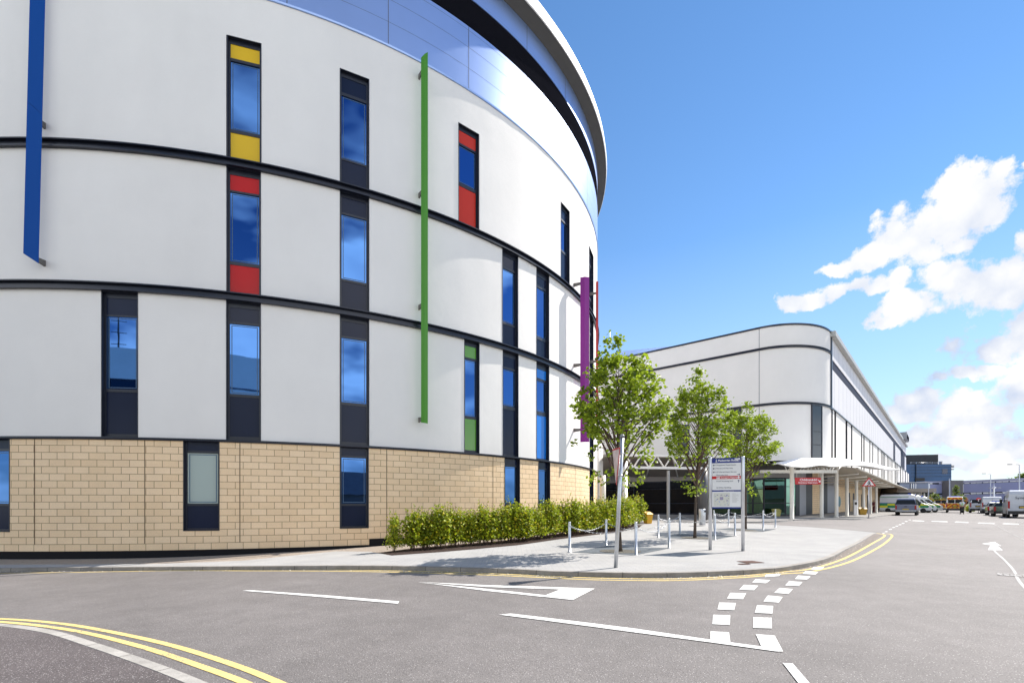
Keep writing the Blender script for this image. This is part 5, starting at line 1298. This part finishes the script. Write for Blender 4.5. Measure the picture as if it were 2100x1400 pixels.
# long low panelled block
M_LAV=mat('lavender_cladding',(.34,.37,.60),.6,.1,noise=.04,nscale=.3); M_LAV2=mat('lavender_parapet',(.40,.41,.56),.6,noise=.04)
M_PALEW=mat('pale_sky_white',(.88,.90,.92),.15,0,.9); M_CONC=mat('grey_concrete_core',(.17,.165,.17),.9,noise=.12,nscale=.6)  # pane white carries the bright sky reflection; same white on the clerestory mullions
lo=thing('low_panelled_block','long low lavender clad block with two strips of white windows, behind the parked vans','building',(0,0,0))
a,b=P(1975.5,HY,120),P(2260,HY,95); ztop=zy(985.3,120)
m=MB(); quadbox(m,a,b,.2,ztop-.55,14); m.build('wall',M_LAV,lo); m=MB(); quadbox(m,a,b,ztop-.55,ztop,14,0,.10); m.build('parapet',M_LAV2,lo)
dd=(b-a); LL=dd.length; dd.normalize()
for ya,yb in ((988.2,991.3),(1010.0,1013.2)):
    za,zb=zy(yb,120),zy(ya,120); m=MB(); quadbox(m,a,b,za-.06,zb+.06,.2,0,.05); sfr=m.build('window_strip',M_FRAME,lo)
    u=.3; i=0
    while u<LL-1.5:
        w_=1.15; m=MB(); quadbox(m,a+dd*u,a+dd*(u+w_),za,zb-(0 if i%5 else .18),.2,0,.09); m.build('pane',M_PALEW,sfr); u+=w_+(.12 if i%2 else .30); i+=1
m=MB(); quadbox(m,P(1900,HY,121.5),P(1948,HY,121),.2,ztop-.4,14); m.build('wall',M_LAV,lo); m=MB(); quadbox(m,P(1896,HY,121.6),P(1948,HY,121),ztop-.75,ztop-.1,14,0,.12); m.build('parapet',M_LAV2,lo)
m=MB(); quadbox(m,P(1905,HY,121.4),P(1947,HY,121),zy(992.4,121),zy(989.4,121),.2,0,.06); sfr=m.build('window_strip',M_FRAME,lo)
for p0,p1 in ((1907,1912),(1925.5,1935),(1935.6,1946)): m=MB(); quadbox(m,P(p0,HY,121.3),P(p1,HY,121.1),zy(992,121),zy(990,121),.2,0,.10); m.build('pane',M_PALEW,sfr)
m=MB(); quadbox(m,P(1905,HY,121.4),P(1947,HY,121),zy(1013.6,121),zy(1011,121),.2,0,.06); m.build('window_strip',M_FRAME,lo)
m=MB(); quadbox(m,P(1947.5,HY,118.5),P(1975.2,HY,118),.2,zy(984.9,118),6); m.build('stair_core',M_CONC,lo)
m=MB(); quadbox(m,P(1947.3,HY,118.6),P(1975.6,HY,118.1),zy(986.2,118),zy(984.7,118)+.05,6,0,.08); m.build('core_coping',mat('core_coping',(.11,.10,.10),.9),lo)
# annex with deep fascia
an_=thing('flat_roofed_annex','flat roofed annex with a brown fascia, below the dark blue tower block','building',(0,0,0)); d_=104
a,b=P(1845,HY,d_+2),P(1915,HY,d_); 
m=MB(); quadbox(m,a,b,.2,zy(1018.5,d_),10); m.build('lower_wall',mat('annex_wall',(.30,.26,.20),.85,noise=.06),an_)
m=MB(); quadbox(m,a,b,zy(1018.5,d_),zy(1009,d_),10,0,-.25); m.build('window_band',M_CARG,an_)
for p0,p1 in ((1872,1878),(1880,1887.5),(1891,1896),(1897,1904),(1905,1910.5)): m=MB(); quadbox(m,P(p0,HY,d_+1),P(p1,HY,d_+.4),zy(1018,d_),zy(1010.5,d_),.1,0,.02); m.build('pane',M_PALEW,an_)
for px in (1870,1889,1904.3,1911.5,1914.5): m=MB(); quadbox(m,P(px,HY,d_+.8),P(px+1.2,HY,d_+.7),zy(1018.5,d_),zy(1009,d_),.1,0,.12); m.build('mullion',M_CREAM,an_)
m=MB(); quadbox(m,P(1840,HY,d_+1),P(1920.5,HY,d_-1.2),zy(1009,d_),zy(1001.2,d_),11.5); m.build('fascia',mat('brown_fascia',(.30,.265,.235),.8,noise=.06),an_)
m=MB(); quadbox(m,P(1845,HY,d_+4),P(1904,HY,d_+3),zy(1001.2,d_),zy(988.0,d_),8); m.build('clerestory_wall',mat('clerestory_glass',(.15,.19,.29),.3,.2),an_)
for i in range(9): m=MB(); px=1868+i*4.6; quadbox(m,P(px,HY,d_+3.5),P(px+1.5,HY,d_+3.45),zy(1000.5,d_),zy(989.5,d_),.1,0,.10); m.build('mullion',M_PALEW,an_)
m=MB(); quadbox(m,P(1843,HY,d_+3.6),P(1906,HY,d_+2.5),zy(988,d_),zy(986.6,d_),9); m.build('clerestory_roof',mat('pale_roof_edge',(.42,.43,.46),.6),an_)

# far trees and shrubs
def far_tree(name,label,px,pb,pt,wpx,d,seed,trunk=.14,cone=0.0,nl=900,ls=.30,cat='tree',m=None,group=None):
    r=random.Random(seed); c=P(px,HY,d); zb=G(c.x,c.y)+.02; k=d/F; H=CZ+(HY-pt)*k-zb; W=wpx*k/2; o=thing(name,label,cat,(c.x,c.y,zb),0,group)
    t=MB(); t.tube([(0,0,0),(.05,0,H*.4),(0,0,H*.8)],[trunk,trunk*.7,trunk*.2],8)
    for i in range(7):
        a=r.uniform(0,6.3); z=H*r.uniform(.15,.6); t.tube([(0,0,z),(cos(a)*W*.5,sin(a)*W*.5,z+H*.16)],[trunk*.3,trunk*.1],5)
    t.build('trunk',M_BARK,o,fix=False); l=MB(); cl=[]
    for i in range(26):
        z=H*(.14+.86*r.random()); u=(z/H); w_=W*((1-cone)*sqrt(max(.05,1-(2*u-1.05)**2*.9))+cone*(1.08-u)); a=r.uniform(0,6.3); q=w_*sqrt(r.random()); cl.append(Vector((cos(a)*q,sin(a)*q,min(z,H-.1))))
    for i in range(nl):
        c_=cl[r.randrange(len(cl))]; s_=W*.24; leaf(l,c_+Vector((r.gauss(0,s_),r.gauss(0,s_),r.gauss(0,s_*.8))),ls,r)
    l.build('crown',m or M_FAR,o,fix=False); return o
far_tree('conifer','small pointed green tree in front of the grey stair core',1961,1048,997,17,104,1,cone=.75,nl=1100,ls=.20,trunk=.08)
far_tree('round_tree','bushy dark green tree right behind the chevron ambulance',1972,1048,1014,14,102,2,nl=800,ls=.20,trunk=.08)
far_tree('shrub','green bush below the right end of the annex fascia',1917,1048,1013,17,96,3,nl=800,ls=.18,trunk=.05,cat='shrub')
far_tree('tree','round tree top rising behind the low lavender block',2088,1048,972.5,34,150,4,nl=1500,ls=.55)
M_AUT=leafmat('autumn_leaf',(.30,.08,.02),(.30,.16,.03),(.10,.12,.02)); M_ORF=leafmat('orange_flower',(.55,.14,.01),(.50,.06,.01),(.06,.06,.02)); M_WF=leafmat('white_flower',(.70,.70,.66),(.60,.62,.55),(.06,.10,.03))
far_tree('shrub','reddish autumn shrub behind the low ambulance',1908,1048,1020,12,93,5,nl=500,ls=.16,trunk=.04,cat='shrub',m=M_AUT)
far_tree('shrub','rusty orange shrub above the roof of the low ambulance',1930,1048,1023,22,97,6,nl=700,ls=.16,trunk=.04,cat='shrub',m=M_AUT)
far_tree('shrub','bright orange flowering shrub just right of the walking person',1982,1048,1021,7,88,7,nl=420,ls=.12,trunk=.04,cat='shrub',m=M_ORF)
far_tree('shrub','low yellow green shrub on the verge left of the small van',1988,1049,1038,17,82,9,nl=700,ls=.14,trunk=.03,cat='shrub',m=M_HEDGE)
far_tree('shrub','white flowering shrub in a brown planter beside the low yellow green shrub',1989,1049,1029,9,86,10,nl=320,ls=.14,trunk=.03,cat='shrub',m=M_WF)
c=P(1990.5,1040,85); pt=thing('planter','dark brown planter box beneath the white flowering shrub','planter',(c.x,c.y,G(c.x,c.y)),ROADH); m=MB(); m.box((0,0,.45),(1.1,.6,.9),bev=.03); m.build('trough',mat('brown_planter',(.09,.035,.025),.7,noise=.2),pt); m=MB(); m.box((0,0,.9),(1.2,.7,.06)); m.build('rim',M_CREAM,pt)

# lamp posts and small road sign
def lamp(label,px,d,ytop,arms,r=.07,taper=.6,spike=0):
    c=P(px,HY,d); zb=G(c.x,c.y); H=CZ+(HY-ytop)/F*d-zb; o=thing('street_lamp',label,'street lamp',(c.x,c.y,zb),0,'street lamps along the hospital road')
    m=MB(); m.lathe([(r*1.6,0),(r*1.6,1.0),(r,1.05),(r*taper,H),(r*taper*.2,H+.05+spike)],n=12); m.build('pole',M_ALU,o)
    for dx,zo,lw_ in arms:
        m=MB(); m.tube([(0,0,H-zo),(dx*.5,0,H-zo+.06),(dx,0,H-zo+.03)],.03,6); a=m.build('arm',M_ALU,o)
        m=MB(); s=1 if dx>0 else -1; m.box((dx+s*lw_*.3,0,H-zo+.04),(lw_,.26,.09),0,0,.06); m.build('lantern',mat('lantern_grey',(.30,.31,.34),.4,.4),a)
    return o
lamp('tall street lamp with one arm, above the nearest white van',2090.5,60,952.5,[(-1.05,0,.45)])
lamp('tall street lamp with one arm, above the further white van',2031.5,85,971.2,[(-1.0,0,.55)],r=.08)
lamp('short thick lamp column with two flat arms, between the white vans',2038.5,74,1000,[(-.42,.05,.5),(.55,0,.6)],r=.17,taper=.55,spike=.7)
lamp('plain thin pole beside the grey stair core',1947.3,100,981,[],r=.10,taper=.9)
lamp('plain thin pole in front of the annex',1904.3,98,993,[],r=.07,taper=.9)
c=P(2006.5,HY,72); zb=G(c.x,c.y); o=thing('road_sign','small red and white road sign over the roof of the small grey van','sign',(c.x,c.y,zb),-.3)
zc=CZ+(HY-1024)/F*72-zb; m=MB(); m.lathe([(.04,0),(.04,zc+.2)],n=10); m.build('post',M_ALU,o); m=MB(); m.lathe([(.30,-.01),(.30,.01)],n=24); m.v=[(v[0],-.05+v[2],zc+v[1]) for v in m.v]; pl=m.build('disc',M_SIGNR,o)
m=MB()
for a in (.78,2.36): m.tube([(-cos(a)*.2,-.065,zc-sin(a)*.2),(cos(a)*.2,-.065,zc+sin(a)*.2)],.028,6)
m.build('cross',M_SIGNW,pl)

# ------------------------------------------------------------------ across the road, behind the viewer (seen in the windows)
ob=thing('opposite_block','pale metal clad block across the road, mirrored in the windows of the round block','building',(0,0,0))
M_OPP=mat('opposite_cladding',(.60,.64,.60),.5,.1,noise=.06,nscale=.4)
m=MB(); m.box((-16,-29,9.3),(46,12,16.0)); m.build('wall',M_OPP,ob); m=MB(); m.box((-16,-29,.7),(46.3,12.3,1.9)); m.build('base',mat('opposite_base',(.10,.10,.11),.7),ob)
for z in (4.2,6.6,9.0,11.4,13.8):
    m=MB(); m.box((-16,-22.97,z),(46,.06,.10)); m.build('cladding_seam',M_JOINT,ob)
for x in (-34,-29,-24):
    m=MB(); m.box((x,-22.98,12.6),(3.0,.08,3.2)); f=m.build('window',M_FRAME,ob); m=MB(); m.box((x,-22.92,12.6),(2.6,.03,2.8)); m.build('pane',M_GLASS_D,f)
for x,h in ((-33,4.5),(-30.5,6),(-27,5)):
    m=MB(); m.tube([(x,-25,17.2),(x,-25,17.2+h)],.07,6)
    for k in range(4): m.tube([(x-.7,-25,17.8+h*.2*k+.4),(x+.7,-25,17.8+h*.2*k+.4)],.04,5)
    m.build('aerial',M_BLACK,ob)
hb=thing('slate_roofed_house','low house with a dark slate roof across the road, mirrored in a ground floor window','house',(19,-19,0),.5)
m=MB(); m.box((0,0,1.4),(14,8,2.8)); m.build('wall',mat('house_wall',(.35,.30,.25),.85),hb); m=MB(); m.prism([(-4.6,2.7),(4.6,2.7),(0,5.6)],'x',-7.4,7.4); m.build('roof',mat('slate',(.05,.055,.065),.7,noise=.2,nscale=2),hb)

# ------------------------------------------------------------------ light, sky, camera
SUN_AZ=34.0; SUN_EL=44.0
sv=Vector((cos(radians(SUN_EL))*cos(radians(SUN_AZ)),cos(radians(SUN_EL))*sin(radians(SUN_AZ)),sin(radians(SUN_EL))))
L=bpy.data.lights.new('sun','SUN'); L.energy=3.15; L.angle=radians(.5); L.color=(1,.93,.84)
lo=bpy.data.objects.new('sun',L); COL.objects.link(lo); lo.rotation_euler=(-sv).to_track_quat('-Z','Y').to_euler(); lo.location=(60,40,60)
w=bpy.data.worlds.new('World'); S.world=w; w.use_nodes=True
class WT(NT):
    def __init__(s,w): s.t=w.node_tree; s.n=s.t.nodes; s.tc=s.n.new('ShaderNodeTexCoord')
t=WT(w); bg=t.n['Background']; SKYS=.062; bg.inputs['Strength'].default_value=SKYS
sky=t.new('ShaderNodeTexSky',sky_type='NISHITA'); sky.sun_disc=False; sky.sun_elevation=radians(SUN_EL); sky.sun_rotation=radians(90-SUN_AZ)
sky.air_density=1.0; sky.dust_density=0.0; sky.ozone_density=2.0; sky.altitude=0
hs=t.new('ShaderNodeHueSaturation'); hs.inputs['Saturation'].default_value=1.17; hs.inputs['Value'].default_value=1.0; t.link(sky.outputs[0],hs.inputs['Color'])
D=t.tc.outputs['Generated']; HSKY=hs.outputs[0]
nrm=t.new('ShaderNodeVectorMath',operation='NORMALIZE'); t.link(D,nrm.inputs[0]); D=nrm.outputs[0]
def fbm(vec,scale,detail=5,rough=.58):
    return t.noise(vec,scale,detail,rough)
sx=t.new('ShaderNodeSeparateXYZ'); t.link(D,sx.inputs[0])
EXPF=2.0**EXPOSURE
CF=1.04/(EXPF*SKYS); CBK=CLOUD_BACK/(EXPF*SKYS)
# pale summer haze low in the sky
HSKY=t.mix(t.rng(sx.outputs[2],.45,.03,0,.68),hs.outputs[0],(.60/(EXPF*SKYS),.775/(EXPF*SKYS),.98/(EXPF*SKYS)))
# --- cloud over the unseen rest of the sky, brightened to lift ambient light (cheap)
mp=t.new('ShaderNodeMapping'); mp.inputs['Scale'].default_value=(1,1,2.2); t.link(D,mp.inputs[0])
gn=fbm(mp.outputs[0],2.6,4,.6)
gen=t.math('MULTIPLY',t.math('MULTIPLY',t.rng(gn,.46,.58,0,1),t.rng(sx.outputs[1],.30,-.05,0,1)),t.rng(sx.outputs[2],.72,.48,.06,1))
bgA=t.mix(gen,HSKY,t.mix(t.rng(gn,.55,.75,0,1),(CBK,CBK*.985,CBK*.95),(CBK*.62,CBK*.64,CBK*.68)))
t.link(bgA,bg.inputs['Color'])
# --- cumulus in front: domain warp, then heaps placed by direction
wn=t.new('ShaderNodeTexNoise'); wn.inputs['Scale'].default_value=11; wn.inputs['Detail'].default_value=6; wn.inputs['Roughness'].default_value=.58; t.link(D,wn.inputs['Vector'])
wv=t.new('ShaderNodeVectorMath',operation='SUBTRACT'); t.link(wn.outputs['Color'],wv.inputs[0]); wv.inputs[1].default_value=(.5,.5,.5)
wsx=t.new('ShaderNodeVectorMath',operation='MULTIPLY_ADD'); t.link(wv.outputs[0],wsx.inputs[0]); wsx.inputs[1].default_value=(.085,.085,.085); t.link(D,wsx.inputs[2]); DW=wsx.outputs[0]
def dirpx(x,y): return Vector(((x-HX)/F,1,(HY-y)/F)).normalized()
def blob(x,y,a,b,rot=0):
    c=dirpx(x,y); r=(dirpx(x+8,y)-c); r=(r-c*r.dot(c)).normalized(); u=r.cross(c).normalized()
    if u.z<0: u=-u
    k=(dirpx(x+10,y)-dirpx(x-10,y)).length/20; k2=(dirpx(x,y-10)-dirpx(x,y+10)).length/20
    cr,sr=cos(radians(rot)),sin(radians(rot)); R1=(r*cr+u*sr)/(a*k); U1=(u*cr-r*sr)/(b*k2)
    sb=t.new('ShaderNodeVectorMath',operation='SUBTRACT'); t.link(DW,sb.inputs[0]); sb.inputs[1].default_value=c
    d1=t.new('ShaderNodeVectorMath',operation='DOT_PRODUCT'); t.link(sb.outputs[0],d1.inputs[0]); d1.inputs[1].default_value=R1
    d2=t.new('ShaderNodeVectorMath',operation='DOT_PRODUCT'); t.link(sb.outputs[0],d2.inputs[0]); d2.inputs[1].default_value=U1
    q=t.math('MULTIPLY_ADD',d1.outputs['Value'],d1.outputs['Value'],t.math('MULTIPLY',d2.outputs['Value'],d2.outputs['Value']))
    return t.math('SUBTRACT',1,q)
BL=[(1988,425,102,84,20),(1885,478,112,66,25),(1795,520,66,42,20),(1722,535,50,22,0),
    (1645,624,48,22,20),(1700,602,50,27,12),(1775,590,58,25,8),(1845,575,36,32,0),
    (1990,585,110,58,0),(1880,626,80,32,15),(1805,653,50,21,10),(2085,570,60,56,0),
    (2030,700,95,44,15),(2110,660,70,66,0),
    (1915,772,50,26,0),(2000,764,60,18,10),
    (1880,830,85,42,0),(1985,845,120,46,0),(2075,800,75,52,0),(1930,905,120,32,0),(2060,900,90,46,0),
    (1960,962,170,22,0),(2122,500,34,52,0),(2112,345,18,16,0)]
dens=None
for bl in BL:
    m=blob(*bl); dens=m if dens is None else t.math('MAXIMUM',dens,m)
ws2=t.new('ShaderNodeVectorMath',operation='MULTIPLY_ADD'); t.link(wv.outputs[0],ws2.inputs[0]); ws2.inputs[1].default_value=(.03,.03,.03); t.link(D,ws2.inputs[2])
def billow(scale):
    v=t.new('ShaderNodeTexVoronoi'); v.feature='SMOOTH_F1'; v.inputs['Scale'].default_value=scale; v.inputs['Smoothness'].default_value=.35; t.link(ws2.outputs[0],v.inputs['Vector'])
    return t.math('SUBTRACT',.42,v.outputs['Distance'])
puff=t.math('MULTIPLY_ADD',billow(17),1.7,t.math('MULTIPLY',billow(40),1.3))
det=t.noise(D,60,6,.68)
dd=t.math('ADD',t.math('ADD',dens,puff),t.math('MULTIPLY',t.math('SUBTRACT',det,.5),1.9))
mask=t.rng(dd,-.30,.24,0,1)
hz=t.math('MULTIPLY',t.rng(sx.outputs[2],.0,.13,1,0),t.rng(wn.outputs['Fac'],.42,.62,.0,1))
mask=t.math('MAXIMUM',mask,t.math('MULTIPLY',hz,.85))
hi=t.new('ShaderNodeVectorMath',operation='ADD'); t.link(D,hi.inputs[0]); hi.inputs[1].default_value=(-.02,0,-.035)
sh=t.math('SUBTRACT',fbm(hi.outputs[0],10,6,.60),t.math('MULTIPLY',puff,.16))
grey=t.math('MULTIPLY',t.rng(sh,.42,.74,0,1),t.rng(sx.outputs[2],.50,.22,.30,1))
cc=t.mix(grey,(CF,CF,CF),(CF*.58,CF*.67,CF*.86))
bg2=t.new('ShaderNodeBackground'); bg2.inputs['Strength'].default_value=SKYS
t.link(t.mix(mask,HSKY,cc),bg2.inputs['Color'])
# the heaps only fill one part of the sky; elsewhere the costly branch is skipped
sel=t.math('MULTIPLY',t.math('GREATER_THAN',sx.outputs[1],.35),t.math('MULTIPLY',t.math('GREATER_THAN',sx.outputs[0],.30),t.math('LESS_THAN',sx.outputs[2],.62)))
ms=t.new('ShaderNodeMixShader'); t.link(sel,ms.inputs[0]); t.link(bg.outputs[0],ms.inputs[1]); t.link(bg2.outputs[0],ms.inputs[2])
t.link(ms.outputs[0],t.n['World Output'].inputs['Surface'])
w.cycles.sampling_method='MANUAL'; w.cycles.sample_map_resolution=512
cam=bpy.data.cameras.new('camera'); co=bpy.data.objects.new('camera',cam); COL.objects.link(co); S.camera=co
co.location=(0,0,CZ); co.rotation_euler=(radians(90),0,0); cam.sensor_width=36; cam.lens=36*F/2100.0
cam.shift_x=0; cam.shift_y=(HY-700)/2100.0; cam.clip_end=3000; cam.clip_start=.1
S.view_settings.view_transform='Standard'; S.view_settings.look='None'; S.view_settings.exposure=EXPOSURE; S.view_settings.gamma=1
S.cycles.max_bounces=8; S.cycles.transparent_max_bounces=8
